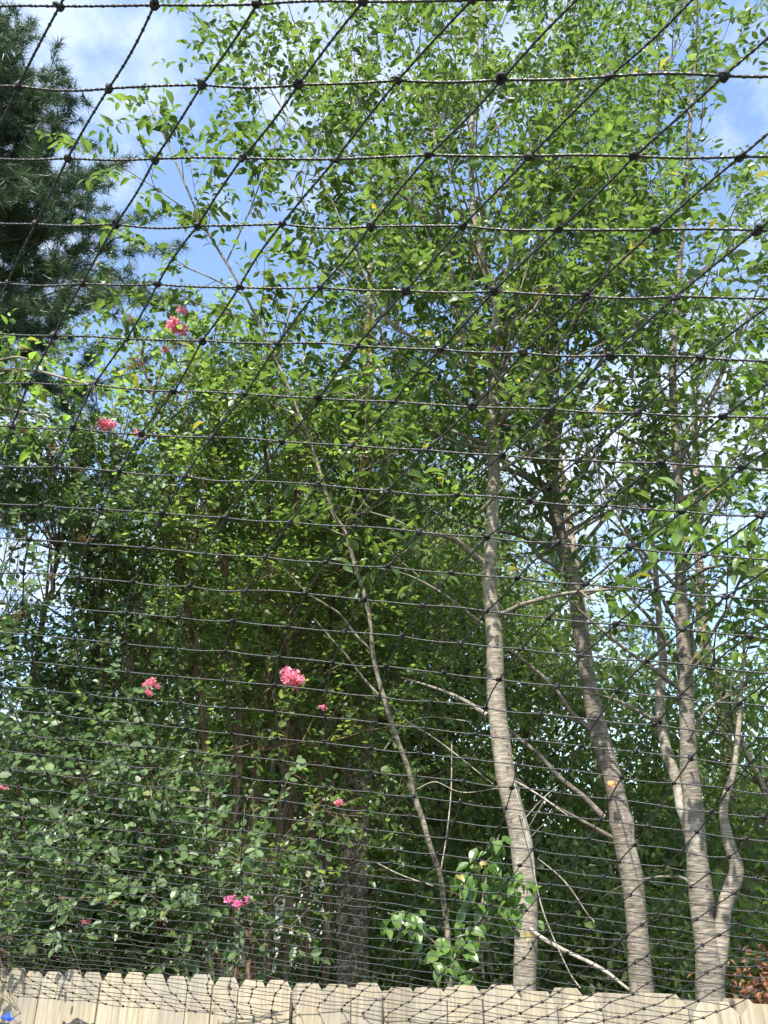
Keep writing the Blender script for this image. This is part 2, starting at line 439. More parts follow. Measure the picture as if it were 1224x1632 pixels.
# ------------------------------------------------------------------ fence
F0 = np.array([0.0, 3.55]); FD = np.array([-0.857, 0.515]); FN = np.array([-0.515, -0.857])
FTOP = 1.805
def fence_pt(s, off=0.0):
    return F0 + FD * s + FN * off
def fence_top(s):
    return FTOP
def fence_zc(px):
    return 2.44 * 2900.0 / max(px + 1720.0, 200)
fence = empty('wooden_fence', (*fence_pt(1.0), 0), 'pale dog-eared wooden picket fence under the netting at the foot of the trees', 'fence')
def picket_mesh(w, h, clip_):
    mb = MB(); t_ = 0.016
    o_ = [(-w / 2, 0), (w / 2, 0), (w / 2, h - clip_ * 1.25), (w / 2 - clip_, h), (-w / 2 + clip_, h), (-w / 2, h - clip_ * 1.25)]
    V = [(x, -t_ / 2, z) for x, z in o_] + [(x, t_ / 2, z) for x, z in o_]
    T = [(0, 1, 2), (0, 2, 5), (5, 2, 3), (5, 3, 4)]
    T2 = [(c + 6, b + 6, a + 6) for a, b, c in T]
    Q = [(k, k + 6, (k + 1) % 6 + 6, (k + 1) % 6) for k in range(6)]
    mb.add(V, Q, T + T2)
    return mb.mesh('picket', M['wood'])
pk = [picket_mesh(0.1405, 1.78, 0.031), picket_mesh(0.139, 1.774, 0.029), picket_mesh(0.141, 1.785, 0.033)]
ang = math.atan2(FD[1], FD[0])
fl = Vector(fence.location)
for row, off in ((0, 0.0), (1, -0.072)):
    s = -3.4 + (0.072 if row else 0)
    while s < 6.2:
        dz = random.uniform(-0.010, 0.008) + (0.012 if random.random() < 0.1 else 0)
        p2 = fence_pt(s, off + random.uniform(-0.002, 0.002))
        z = fence_top(s) - 1.78 + dz - (0.014 if row else 0)
        m4 = Matrix.Translation(Vector((p2[0], p2[1], z)) - fl) @ Matrix.Rotation(ang + random.uniform(-0.02, 0.02), 4, 'Z') @ Matrix.Rotation(random.uniform(-0.006, 0.006), 4, 'Y')
        link_copy(random.choice(pk), 'picket', fence, m4)
        s += 0.145
nm_ = MB()
s = -3.4
while s < 6.2:
    for zr in (1.565, 0.965):
        for o_ in (-.035, .033):
            q = fence_pt(s + o_ + random.uniform(-.006, .006), .0085); c = np.array([q[0], q[1], zr + random.uniform(-.02, .02)])
            a_ = np.arange(7) * 2 * math.pi / 7; r_ = random.uniform(.0036, .0052)
            ring = [c + r_ * (math.cos(x) * np.array([FD[0], FD[1], 0]) + math.sin(x) * np.array([0, 0, 1.0])) for x in a_]
            top = [v + np.array([FN[0], FN[1], 0]) * .0016 for v in ring]
            nm_.add(ring + top + [c + np.array([FN[0], FN[1], 0]) * .0022], [[k, (k + 1) % 7, 7 + (k + 1) % 7, 7 + k] for k in range(7)], [[7 + k, 7 + (k + 1) % 7, 14] for k in range(7)])
    s += 0.145
nm_.build('nails', M['nail'], fence, kind='stuff')
ax3 = np.array([FD[0], FD[1], 0]); ay3 = np.array([FN[0], FN[1], 0])
for zr in (0.3, 0.95, 1.55):
    for sa in (-2.2, 0.2, 2.6, 5.0):
        mb = MB(); q = fence_pt(sa, -0.036)
        box(mb, (q[0], q[1], zr), 2.395, 0.038, 0.088, ax3, ay3)
        mb.build('rail', M['wood'], fence)
for sa in (-3.4, -1.0, 1.4, 3.8, 6.2):
    mb = MB(); q = fence_pt(sa, -0.13)
    box(mb, (q[0], q[1], 0.85), 0.09, 0.09, 1.7, ax3, ay3)
    mb.build('post', M['wood'], fence)

# ------------------------------------------------------------------ netting
ROWS = {0:(-1,"95,10 246,8 410,7 578,3 752,0"),
1:(-1,"29,137 173,141 322,135 476,135 634,128 800,127 971,122 1153,121"),
2:(0,"108,252 247,253 386,252 535,254 684,247 844,249 1011,249 1180,250"),
3:(0,"57,357 184,357 315,360 449,357 590,361 737,360 890,366 1045,366 1207,367"),
4:(0,"12,452 131,452 251,453 381,458 510,458 647,463 787,464 933,472 1078,472"),
5:(1,"86,535 202,540 322,543 443,548 568,551 702,557 833,562 972,566 1116,570"),
6:(1,"47,610 150,613 278,624 391,628 508,635 628,640 753,649 880,652 1016,658 1152,664"),
7:(1,"19,680 117,682 225,692 337,697 449,704 560,710 679,717 800,725 922,733 1051,738 1183,745"),
8:(2,"89,744 190,752 295,758 401,766 507,772 617,782 728,789 844,798 963,805 1087,815 1212,822"),
9:(2,"66,805 161,811 259,818 359,825 462,832 565,839 668,848 776,856 889,865 1004,873 1123,884"),
10:(2,"48,860 139,867 230,873 327,883 423,888 519,896 618,903 720,913 825,921 933,931 1045,940 1157,951"),
11:(2,"37,913 125,920 212,928 302,934 392,941 485,946 580,956 674,965 775,974 874,985 981,995 1088,1003 1194,1014"),
12:(2,"35,961 117,969 201,976 285,984 372,990 460,999 549,1007 640,1014 735,1025 830,1034 928,1044 1031,1053 1131,1064"),
13:(2,"41,1011 119,1018 199,1026 279,1033 360,1037 444,1047 530,1056 616,1062 706,1073 796,1083 888,1093 984,1100 1081,1111 1178,1121"),
14:(2,"52,1055 127,1063 203,1071 280,1078 358,1085 438,1092 520,1101 604,1110 687,1118 774,1128 861,1137 951,1147 1043,1155 1134,1167"),
15:(2,"68,1098 139,1106 213,1114 287,1120 361,1128 438,1134 517,1144 598,1152 677,1160 758,1170 842,1179 927,1189 1013,1198 1101,1208 1191,1220"),
16:(1,"19,1131 86,1137 156,1147 225,1152 298,1161 369,1169 442,1177 517,1184 591,1193 668,1200 747,1209 824,1218 908,1227 991,1239 1074,1248 1160,1257"),
17:(1,"40,1168 106,1177 175,1185 238,1190 307,1197 376,1205 446,1212 518,1221 591,1229 663,1237 739,1245 816,1255 894,1264 972,1273 1052,1284 1134,1294 1217,1303"),
18:(1,"61,1203 123,1210 186,1217 251,1224 318,1232 382,1238 451,1246 520,1255 591,1262 660,1269 733,1279 806,1288 881,1297 957,1307 1033,1317 1111,1326 1190,1338"),
19:(0,"16,1226 75,1232 137,1241 199,1248 261,1255 324,1262 389,1270 454,1277 520,1285 586,1293 654,1300 723,1309 795,1319 865,1327 939,1337 1011,1347 1087,1356 1162,1366"),
20:(0,"29,1254 88,1261 147,1268 208,1276 267,1282 327,1289 387,1298 453,1305 516,1312 580,1321 644,1328 711,1336 781,1344 849,1354 918,1364 987,1373 1058,1381 1130,1391 1205,1400"),
21:(0,"42,1281 98,1288 155,1295 212,1301 270,1308 329,1316 387,1324 448,1331 510,1338 572,1346 634,1354 697,1361 762,1370 829,1379 895,1388 962,1397 1031,1404 1100,1413 1170,1423"),
22:(0,"52,1304 109,1311 162,1318 217,1326 274,1331 329,1339 386,1346 444,1354 503,1360 563,1370 623,1375 687,1385 748,1393 811,1402 876,1410 940,1418 1004,1426 1072,1435 1138,1444 1205,1453"),
23:(0,"63,1328 117,1334 168,1341 220,1347 276,1353 330,1361 385,1369 443,1376 499,1384 556,1390 616,1399 675,1406 736,1415 796,1423 856,1431 918,1439 981,1447 1046,1456 1109,1465 1174,1473"),
24:(-1,"20,1340 75,1347 123,1355 175,1360 225,1367 279,1375 330,1383 385,1389 441,1397 494,1404 551,1411 605,1417 663,1427 724,1434 782,1442 839,1451 901,1458 962,1466 1023,1474 1085,1482 1146,1490"),
25:(5,"331,1402 385,1408 436,1415 491,1423 546,1430 600,1438 654,1446 711,1452 770,1460 825,1467 884,1473 941,1482 1000,1490 1060,1498 1120,1506"),
}
kn = []
for j, (i0, s_) in ROWS.items():
    for k, t_ in enumerate(s_.split()):
        x, y = map(float, t_.split(',')); kn.append((i0 + k, j, x, y))
kn = np.array(kn)
def nb(i, j, n_, m_):
    i = (np.asarray(i, float) - 9) / 11.0; j = (np.asarray(j, float) - 13) / 14.0
    return np.stack([i ** a * j ** b for a in range(n_ + 1) for b in range(m_ + 1) if a + b <= max(n_, m_)], -1)
KD = {(int(i), int(j)): (x, y) for i, j, x, y in kn}
MESH = 0.095
Zs = []
for (i, j), p0 in KD.items():
    if (i + 1, j) in KD and (i - 1, j) in KD:
        sp = math.dist(KD[(i + 1, j)], KD[(i - 1, j)]) / 2
        Zs.append((i, j, FPX * MESH / sp))
Zs = np.array(Zs)
cz = np.linalg.lstsq(nb(Zs[:, 0], Zs[:, 1], 2, 4), 1 / Zs[:, 2], rcond=None)[0]
cxy = np.linalg.lstsq(nb(kn[:, 0], kn[:, 1], 4, 6), kn[:, 2:], rcond=None)[0]
I0, I1, J1 = -7, 22, 47
NP = {}
row_rng = {j: (min(i for i, jj_ in KD if jj_ == j), max(i for i, jj_ in KD if jj_ == j)) for j in range(26)}
for j in range(0, 26):
    lo, hi = row_rng[j]
    for i in range(max(lo - 1, I0), hi + 2):
        x, y = KD.get((i, j), tuple(nb(i, j, 4, 6) @ cxy))
        zc = 1 / float(nb(i, j, 2, 4) @ cz)
        NP[(i, j)] = atz(x, y, zc)
    for i in range(hi + 2, I1 + 1): NP[(i, j)] = 2 * NP[(i - 1, j)] - NP[(i - 2, j)]
    for i in range(lo - 2, I0 - 1, -1): NP[(i, j)] = 2 * NP[(i + 1, j)] - NP[(i + 2, j)]
ci = np.arange(I0, I1 + 1)
x33 = np.interp(ci, [-7, 0, 5, 7, 15, 16, 17, 22], [-152, 128, 332, 425, 782, 829, 876, 1121]); y33 = np.interp(ci, [-7, 0, 5, 7, 15, 16, 17, 22], [1458, 1487, 1513, 1525, 1575, 1582, 1588, 1621])
x41 = np.interp(ci, [-7, 0, 5, 7, 16, 22], [-70, 168, 333, 399, 723, 950]); y41 = np.interp(ci, [-7, 0, 5, 7, 16, 22], [1536, 1560, 1580, 1590, 1634, 1668])
x47 = np.interp(ci, [-7, 0, 5, 7, 16, 22], [30, 226, 366, 405, 660, 840]); y47 = np.interp(ci, [-7, 0, 5, 7, 16, 22], [1588, 1605, 1620, 1627, 1672, 1704])
w33 = []; w41 = []; w47 = []
for k, i in enumerate(ci):
    w33.append(atz(x33[k], y33[k], min(2.62 - 0.018 * (i - 7), fence_zc(x33[k]) - 0.10)))
    w41.append(atz(x41[k], y41[k], min(3.2 - 0.03 * (i - 7), fence_zc(x41[k]) - 0.07)))
    w47.append(atz(x47[k], y47[k], min(3.2 - 0.03 * (i - 7), fence_zc(x47[k]) - 0.09)))
for k, i in enumerate(ci):
    pts = spline([NP[(i, 24)], NP[(i, 25)] , w33[k], w41[k], w47[k]], 401)
    def seg(a, b, f0, f1, ease=1.0):
        pass
    for j in range(26, J1 + 1):
        if j <= 33: u = 1 + ((j - 25) / 8.0)
        elif j <= 41: u = 2 + (j - 33) / 8.0
        else: u = 3 + (j - 41) / 6.0
        NP[(i, j)] = pts[int(round(u / 4 * 400))] + rng.normal(size=3) * 0.003
for j in (-1, -2, -3):
    for i in range(I0, I1 + 1):
        NP[(i, j)] = 2 * NP[(i, j + 1)] - NP[(i, j + 2)]

net = empty('rope_net', NP[(9, 20)], 'black knotted square-mesh rope net sloping overhead down to the wooden fence', 'net')
def cord(mb, P, sag):
    """two-lobed twisted cord through the knots P, with a little slack between knots"""
    P = np.asarray(P); pts = [P[:1]]
    for a, b in zip(P[:-1], P[1:]):
        L_ = np.linalg.norm(b - a); m_ = max(3, int(L_ / 0.0042)); t_ = (np.arange(1, m_ + 1) / m_)[:, None]
        q = a + (b - a) * t_
        w_ = rng.normal(size=3) * 0.0012 + np.array([0, 0, -sag])
        pts.append(q + np.sin(t_ * math.pi) * w_)
    C = np.concatenate(pts); n_ = len(C)
    T_, U_, W_ = frames(C)
    s_ = np.concatenate([[0], np.cumsum(np.linalg.norm(np.diff(C, axis=0), axis=1))])
    th = s_ / 0.0125 * 2 * math.pi
    sides = 6; a_ = np.arange(sides) * 2 * math.pi / sides
    rr = 0.00142 * (1 + 0.26 * np.cos(2 * a_))
    A_ = a_[None] + th[:, None]
    V = C[:, None] + rr[None, :, None] * (np.cos(A_)[..., None] * U_[:, None] + np.sin(A_)[..., None] * W_[:, None])
    k = np.arange(n_ - 1)[:, None] * sides; jx = np.arange(sides)[None]; j2 = (jx + 1) % sides
    Q = np.stack([k + jx, k + j2, k + sides + j2, k + sides + jx], -1).reshape(-1, 4)
    mb.add(V.reshape(-1, 3), Q)
def visible(p, mx=120):
    d = p - np.array([0, 0, EYE]); zc = d[1] * CP + d[2] * SP
    if zc < 0.05: return None
    px = 612 + FPX * d[0] / zc; py = 816 - FPX * (-d[1] * SP + d[2] * CP) / zc
    return (px, py, zc) if (-mx < px < 1224 + mx and -mx < py < 1632 + mx) else None
def runs(seq):
    """longest part of a line of knots that stays near the view"""
    v = [visible(p, 260) is not None for p in seq]
    if sum(v) < 2: return []
    a = v.index(True); b = len(v) - 1 - v[::-1].index(True)
    return seq[max(a - 1, 0):b + 2]
for j in range(-3, J1 + 1):
    P_ = runs([NP[(i, j)] for i in range(I0, I1 + 1)])
    if len(P_) > 1:
        mb = MB(); cord(mb, P_, 0.0012); mb.build('cross_cord', M['rope'], net, smooth=True)
for i in range(I0, I1 + 1):
    P_ = runs([NP[(i, j)] for j in range(-3, J1 + 1)])
    if len(P_) > 1:
        mb = MB(); cord(mb, P_, 0.0008); mb.build('long_cord', M['rope'], net, smooth=True)
tl_ = NP[(2, 6)]; mb = MB()
for dx_, Ln_ in ((-.004, .034), (.005, .045), (0.0, .024)):
    C_ = spline(np.array([tl_, tl_ + [dx_, -.002, -.3 * Ln_], tl_ + [dx_ * 2.4, .003, -Ln_]]), 12); tube(mb, C_, np.linspace(.0017, .0009, 12), 5, wob=.15)
mb.build('frayed_tail', M['rope_knot'], net, smooth=True)
def knot_mesh(seed):
    r_ = np.random.default_rng(seed); mb = MB()
    # an overhand lump: two short fat loops crossing each other
    for k in range(2):
        a_ = np.linspace(0, 2 * math.pi, 9)
        R_ = 0.0028
        ring = np.stack([R_ * np.cos(a_), R_ * np.sin(a_) * (0.5 if k else 1), 0.0011 * np.sin(2 * a_ + k)], -1)
        if k: ring = ring[:, [2, 0, 1]]
        tube(mb, ring + r_.normal(size=3) * 0.0004, 0.00215, 5)
    return mb.mesh('knot', M['rope_knot'], smooth=True)
km = [knot_mesh(k) for k in range(4)]
allk = []
for (i, j), p in NP.items():
    v = visible(p, 60)
    if v: allk.append((v[2], i, j, p))
allk.sort(key=lambda a: a[0])
nl = Vector(net.location)
rest = MB()
for c, (zc, i, j, p) in enumerate(allk):
    e = Matrix.Rotation(random.uniform(0, 6.28), 4, 'Z') @ Matrix.Rotation(random.uniform(0, 6.28), 4, 'X')
    sc_ = random.uniform(0.98, 1.28)
    if c < 300:
        link_copy(random.choice(km), 'knot', net, Matrix.Translation(Vector(p) - nl) @ e @ Matrix.Scale(sc_, 4))
    else:
        me = km[0]
        V = np.empty(len(me.vertices) * 3, np.float32); me.vertices.foreach_get('co', V)
        V = V.reshape(-1, 3) @ np.array(e.to_3x3()).T * sc_ + p
        Qs = np.array([list(f.vertices) for f in me.polygons])
        rest.add(V, Qs)
rest.build('knots', M['rope_knot'], net, smooth=True, kind='stuff')

# ------------------------------------------------------------------ leaves and twigs
# templates: x along the leaf (0..1), y half width, z relief; with a fold on the midrib and a drooping tip
LEAF8 = (np.array([[0, 0, 0], [.3, .23, .06], [.3, 0, 0], [.3, -.23, .06], [.68, .19, .0], [.68, 0, -.05], [.68, -.19, .0], [1, 0, -.16]]),
         np.array([[1, 2, 5, 4], [2, 3, 6, 5]]), np.array([[0, 2, 1], [0, 3, 2], [4, 5, 7], [5, 6, 7]]))
_x = [.12, .32, .55, .78]; _w = [.13, .225, .215, .125]; _z = [-.005, 0, -.03, -.08]
LEAF14 = (np.array([[0, 0, 0]] + [v for x, w, z in zip(_x, _w, _z) for v in ([x, w, z + .3 * w], [x, 0, z], [x, -w, z + .3 * w])] + [[1, 0, -.16]]),
          np.array([q for k in range(3) for q in ([1 + 3 * k, 2 + 3 * k, 5 + 3 * k, 4 + 3 * k], [2 + 3 * k, 3 + 3 * k, 6 + 3 * k, 5 + 3 * k])]),
          np.array([[0, 2, 1], [0, 3, 2], [10, 11, 13], [11, 12, 13]]))
LEAF6 = (np.array([[0, 0, 0], [.34, .22, .05], [.7, .17, .0], [1, 0, -.1], [.7, -.17, .0], [.34, -.22, .05]]),
         np.array([[0, 3, 2, 1], [0, 5, 4, 3]]), None)
OVAL6 = (np.array([[0, 0, 0], [.28, .30, .05], [.72, .30, .03], [1, 0, -.04], [.72, -.30, .03], [.28, -.30, .05]]),
         np.array([[0, 3, 2, 1], [0, 5, 4, 3]]), None)
LEAF4 = (np.array([[0, 0, 0], [.45, .26, .05], [1, 0, -.06], [.45, -.26, .05]]), None, np.array([[0, 2, 1], [0, 3, 2]]))
HEART8 = (np.array([[0, 0, 0], [.16, .36, .05], [.1, 0, 0], [.16, -.36, .05], [.55, .3, .0], [.55, 0, -.04], [.55, -.3, .0], [1, 0, -.2]]),
          LEAF8[1], LEAF8[2])

def put_leaves(mb, tpl, pos, d, nr, size, tint):
    V0, Q0, T0 = tpl
    d = nrm(d); nr = nrm(nr - d * (nr * d).sum(1, keepdims=True)); b = np.cross(nr, d)
    cu = rng.uniform(-0.4, 2.8, len(pos))[:, None, None]; wd = rng.uniform(0.78, 1.15, len(pos))[:, None, None]   # curl and breadth differ from leaf to leaf
    V = pos[:, None] + size[:, None, None] * (V0[None, :, 0:1] * d[:, None] + wd * V0[None, :, 1:2] * b[:, None] + cu * V0[None, :, 2:3] * nr[:, None])
    n, k = len(pos), len(V0); off = (np.arange(n) * k)[:, None, None]
    Q = (off + Q0[None]).reshape(-1, 4) if Q0 is not None else None
    T = (off + T0[None]).reshape(-1, 3) if T0 is not None else None
    mb.add(V.reshape(-1, 3), Q, T, None if Q is None else np.repeat(tint, len(Q0)), None if T is None else np.repeat(tint, len(T0)))

def twig_leaves(A, D, Ln, K, size, droop=0.25, spread=0.8, opp=False, face=(0, -0.25, 1.0)):
    """leaves set alternately along twigs: A base, D direction, Ln length"""
    D = nrm(D); n = len(A)
    S = nrm(np.cross(D, np.array([0, 0, 1.0]) + 0.35 * rng.normal(size=(n, 3))))
    out_ = [[], [], [], []]
    for k in range(K):
        s = (k + 0.75) / K
        pos = A + D * (Ln * s)[:, None]; pos[:, 2] -= droop * (Ln * s) ** 2
        for sg in ((1, -1) if opp else ((1,) if k % 2 else (-1,))):
            if k == K - 1: dd = D + 0.3 * rng.normal(size=(n, 3))
            else: dd = 0.6 * D + sg * spread * S + 0.33 * rng.normal(size=(n, 3))
            dd[:, 2] -= 0.28
            nn = np.array(face) + 0.5 * rng.normal(size=(n, 3))
            keep = rng.random(n) < 0.93
            out_[0].append(pos[keep]); out_[1].append(dd[keep]); out_[2].append(nn[keep])
            out_[3].append((size * rng.uniform(0.5, 1.22, n) * (0.8 + 0.35 * math.sin(3.0 * s)))[keep])
    return [np.concatenate(o) for o in out_]

def project(P):
    d = P - np.array([0, 0, EYE]); zc = d[:, 1] * CP + d[:, 2] * SP
    zs = np.maximum(zc, 0.05)
    px = 612 + FPX * d[:, 0] / zs; py = 816 - FPX * (-d[:, 1] * SP + d[:, 2] * CP) / zs
    return px, py, zc

LEAFMESH = {}
def single_leaf_meshes(key, tpl, mat):
    if tpl is LEAF8: tpl = LEAF14
    if key not in LEAFMESH:
        ms = []
        for k in range(7):
            mb = MB(); tv = (0.05, 0.25, 0.4, 0.55, 0.7, 0.85, 0.97)[k]
            V = tpl[0] * np.array([1, 0.9 + 0.04 * k, 0.6 + 0.2 * k])
            mb.add(V, tpl[1], tpl[2], None if tpl[1] is None else np.full(len(tpl[1]), tv), None if tpl[2] is None else np.full(len(tpl[2]), tv))
            ms.append(mb.mesh('leaf', mat))
        LEAFMESH[key] = ms
    return LEAFMESH[key]

def hang_foliage(root, L, tpl, mat, key, singles=150, cull=None, name='foliage', bright=0.0):
    """puts the leaves L on root: those that show largest as parts of their own, the rest as one mass"""
    pos, d, nr, size = L
    # nothing grows through the fence: leaves stay behind it or above its top
    side = (pos[:, :2] - F0) @ FN; k = ~((side > -0.22) & (pos[:, 2] < 1.9) & (side < 0.6)); pos, d, nr, size = pos[k], d[k], nr[k], size[k]
    if cull is not None:
        k = cull(pos); pos, d, nr, size = pos[k], d[k], nr[k], size[k]
    n = len(pos)
    if n == 0: return
    tint = np.clip(rng.beta(1.4, 1.6, n) * 0.92 + bright, 0, 0.94)
    tint[rng.random(n) < 0.0012] = 1.0
    one = np.zeros(n, bool)
    if singles:
        px, py, zc = project(pos)
        ok = (px > 0) & (px < 1224) & (py > 0) & (py < 1560) & (zc > 0.3)
        show = np.where(ok, size / np.maximum(zc, .3), 0)
        order = np.argsort(-show)[:singles]
        one[order[show[order] > 0]] = True
        ms = single_leaf_meshes(key, tpl, mat)
        rl = np.array(world_loc(root))
        for q in np.where(one)[0]:
            dd = nrm(d[q]); nn = nrm(nr[q] - dd * np.dot(nr[q], dd)); bb = np.cross(nn, dd)
            m4 = Matrix.Identity(4)
            for r_ in range(3):
                m4[r_][0] = dd[r_] * size[q]; m4[r_][1] = bb[r_] * size[q]; m4[r_][2] = nn[r_] * size[q]; m4[r_][3] = pos[q][r_] - rl[r_]
            link_copy(ms[min(6, int(tint[q] * 7.2))], 'leaf', root, m4)
    mb = MB(); k = ~one
    put_leaves(mb, tpl, pos[k], d[k], nr[k], size[k], tint[k])
    mb.build(name, mat, root, kind='stuff')

def cat(Ls):
    Ls = [l for l in Ls if l is not None and len(l[0])]
    return [np.concatenate([l[k] for l in Ls]) for k in range(4)]

def spine_at(P, r, t):
    m = len(P) - 1; x = t * m; k = min(int(x), m - 1); f = x - k
    return P[k] * (1 - f) + P[k + 1] * f, r[k] * (1 - f) + r[k + 1] * f, nrm(P[min(k + 1, m)] - P[k])

def sub_branch(base, d, L, up=0.15, n=6, wig=0.06):
    P = [np.array(base)]; d = nrm(np.array(d, float))
    for k in range(n - 1):
        d = nrm(d + np.array([0, 0, up]) / n + wig * rng.normal(size=3))
        P.append(P[-1] + d * L / (n - 1))
    return np.array(P)

def rand_perp(d):
    u = rng.normal(size=3); u -= d * np.dot(u, d); return nrm(u)

def dress(limbs, per_m=5.0, L2=(0.5, 1.1), tw_m=8.0, tl=(0.22, 0.5), K=8, size=0.085, start=0.15, up=0.12, droop=0.3, mb_branch=None, mb_twig=None, spread=0.8, opp=False, twr=0.0022, s2=0.15, face=(0, -0.25, 1.0)):
    """second-order branches, twigs and leaves on a list of (points, radii) limbs"""
    A = []; D = []; LN = []
    for P, r in limbs:
        P = np.asarray(P); Ltot = np.linalg.norm(np.diff(P, axis=0), axis=1).sum()
        sub = []
        for k in range(max(1, int(Ltot * per_m))):
            t = start + (1 - start) * rng.random()
            b, rr, d = spine_at(P, r, t)
            dd = nrm(0.55 * d + 0.85 * rand_perp(d) + np.array([0, 0, 0.1]))
            L = rng.uniform(*L2) * (1.1 - 0.5 * t)
            sp = sub_branch(b, dd, L, up)
            sub.append((sp, np.linspace(min(rr * 0.6, 0.008), 0.002, len(sp))))
        if mb_branch is not None:
            for sp, sr in sub: tube(mb_branch, sp, sr, 4)
        for Q, q_r, s0 in [(P, r, max(start, 0.45))] + [(a, b, s2) for a, b in sub]:
            Lq = np.linalg.norm(np.diff(Q, axis=0), axis=1).sum()
            for k in range(max(1, int(Lq * tw_m * (1 - s0)))):
                t = s0 + (1 - s0) * rng.random()
                b, rr, d = spine_at(Q, q_r, t)
                A.append(b); D.append(nrm(0.75 * d + 0.7 * rand_perp(d) + np.array([0, 0, 0.05]))); LN.append(rng.uniform(*tl))
            b, rr, d = spine_at(Q, q_r, 1.0)
            A.append(b); D.append(d); LN.append(rng.uniform(*tl))
    A = np.array(A); D = np.array(D); LN = np.array(LN)
    if mb_twig is not None:
        Bm = A + nrm(D) * (LN * 0.5)[:, None]; Bm[:, 2] -= droop * (LN * 0.5) ** 2
        C = A + nrm(D) * LN[:, None]; C[:, 2] -= droop * LN ** 2
        tubes3(mb_twig, A, Bm, C, twr, twr * 0.4)
    return twig_leaves(A, D, LN, K, size, droop, spread, opp, face)

def px_path(pts, Y0, Y1=None, n=None):
    """a limb through points given as photo pixel + width, its forward distance running from Y0 to Y1"""
    Y1 = Y0 if Y1 is None else Y1
    m = len(pts); P = []; r = []
    for k, q in enumerate(pts):
        Y = Y0 + (Y1 - Y0) * k / max(1, m - 1)
        P.append(at(q[0], q[1], Y)); u, y, z = ray(q[0], q[1]); r.append(0.5 * q[2] * (Y / y) / FPX)
    n = n or m * 4
    P = spline(np.array(P), n); r = np.interp(np.linspace(0, m - 1, n), np.arange(m), r)
    return P, r

def trunk_mesh(root, P, r, mat, sides=14, name='trunk', wob=0.0, lump=0.05):
    mb = MB()
    P = np.asarray(P); r = np.asarray(r) * (1 + lump * np.interp(np.arange(len(P)), np.arange(0, len(P) + 3, 3), rng.normal(size=len(np.arange(0, len(P) + 3, 3)))))
    tube(mb, P, r, sides, wob=wob, cap=True)
    return mb.build(name, mat, root, smooth=True)

def limb_part(root, P, r, mat, name='limb', label=None):
    mb = MB(); tube(mb, P, r, 7, wob=0.03); o = mb.build(name, mat, root, smooth=True)
    if label: o['label'] = label
    return o

def to_ground(pts, Y, dx=0.0):
    """foot of a trunk whose lowest seen point is the first of pts"""
    p = at(pts[0][0], pts[0][1], Y); return np.array([p[0] + dx, Y, 0.0])

def grow(root, spine, n, t0, t1, Lfun, el=(25, 50), mat=None, az0=0.0, azr=None, rscale=0.34, up=0.25, thick=9, minr=0.008):
    """main branches up a stem; the thick ones are parts of their own, the thin ones are joined"""
    P, r = spine; res = []; thin = MB()
    for k in range(n):
        t = t0 + (t1 - t0) * (k + rng.random()) / n
        b, rr, d = spine_at(P, r, t)
        az = (az0 + k * 2.39996 + rng.normal() * 0.3) if azr is None else rng.uniform(*azr)
        e = R(rng.uniform(*el))
        dd = np.array([math.cos(az) * math.cos(e), math.sin(az) * math.cos(e), math.sin(e)])
        L = Lfun(t) * rng.uniform(0.75, 1.2)
        sp = sub_branch(b, dd, L, up, 8, 0.07)
        sr = np.linspace(max(min(rr * rscale, 0.022), minr), 0.003, 8)
        res.append((sp, sr))
        if k % max(1, n // thick) == 0: limb_part(root, sp, sr, mat)
        else: tube(thin, sp, sr, 5)
    thin.build('branches', mat, root, smooth=True, kind='stuff')
    return res

def finish_tree(root, limbs, mat, leaf='cherry_leaf', tpl=LEAF8, key='cherry', singles=150, cull=None, bright=0.0, **kw):
    mbb = MB(); mbt = MB()
    L = dress(limbs, mb_branch=mbb, mb_twig=mbt, **kw)
    mbb.build('side_branches', mat, root, smooth=True, kind='stuff')
    mbt.build('twigs', M['twig'], root, kind='stuff')
    hang_foliage(root, L, tpl, M[leaf], key, singles, cull, bright=bright)
    return L

GC = 'young cherry trees behind the fence'

# ---- tree 1: the pale straight one in the middle
Y = 5.0
pts = [(836, 1572, 36), (839, 1449, 35), (834, 1374, 35), (827, 1324, 35), (808, 1249, 33), (803, 1216, 31), (791, 1116, 29), (788, 1016, 27), (780, 916, 23), (784, 841, 20),
       (787, 760, 19), (786, 708, 20), (787, 633, 20), (787, 558, 16), (791, 508, 14), (786, 463, 13), (772, 428, 12), (762, 395, 11), (752, 300, 9), (753, 185, 8), (760, 60, 6), (766, -60, 5), (770, -190, 3)]
root = empty('cherry_tree', to_ground(pts, Y, 0.03), 'slender young tree with the palest straight trunk, just right of the bare thin sapling', 'tree', GC)
P, r = px_path(pts, Y, 5.1, 110)
P = np.vstack([np.array([root.location]), (np.array(root.location) + P[0])[None] / 2, P]); r = np.concatenate([[r[0] * 1.35, r[0] * 1.08], r])
trunk_mesh(root, P, r, M['cherry_bark'], 16, lump=0.03)
sp1 = (P, r)
limbs1 = []
def lim(root, store, pts, Y0, Y1, mat='cherry_bark', add=True):
    P_, r_ = px_path(pts, Y0, Y1); q = (P_, r_ * np.linspace(.85, .55, len(r_))); limb_part(root, *q, M[mat])
    if add: store.append(q)
    return q
lim(root, limbs1, [(775, 650, 14), (762, 603, 13), (745, 553, 12), (730, 503, 12), (720, 453, 11), (714, 408, 10), (702, 350, 10), (695, 240, 8), (687, 185, 7), (667, 100, 6), (637, 10, 5), (618, -80, 3)], 5.03, 4.8)
lim(root, limbs1, [(766, 894, 14), (744, 874, 13), (722, 858, 12), (701, 853, 11), (668, 848, 8), (628, 828, 6), (585, 815, 4)], 5.0, 4.5)
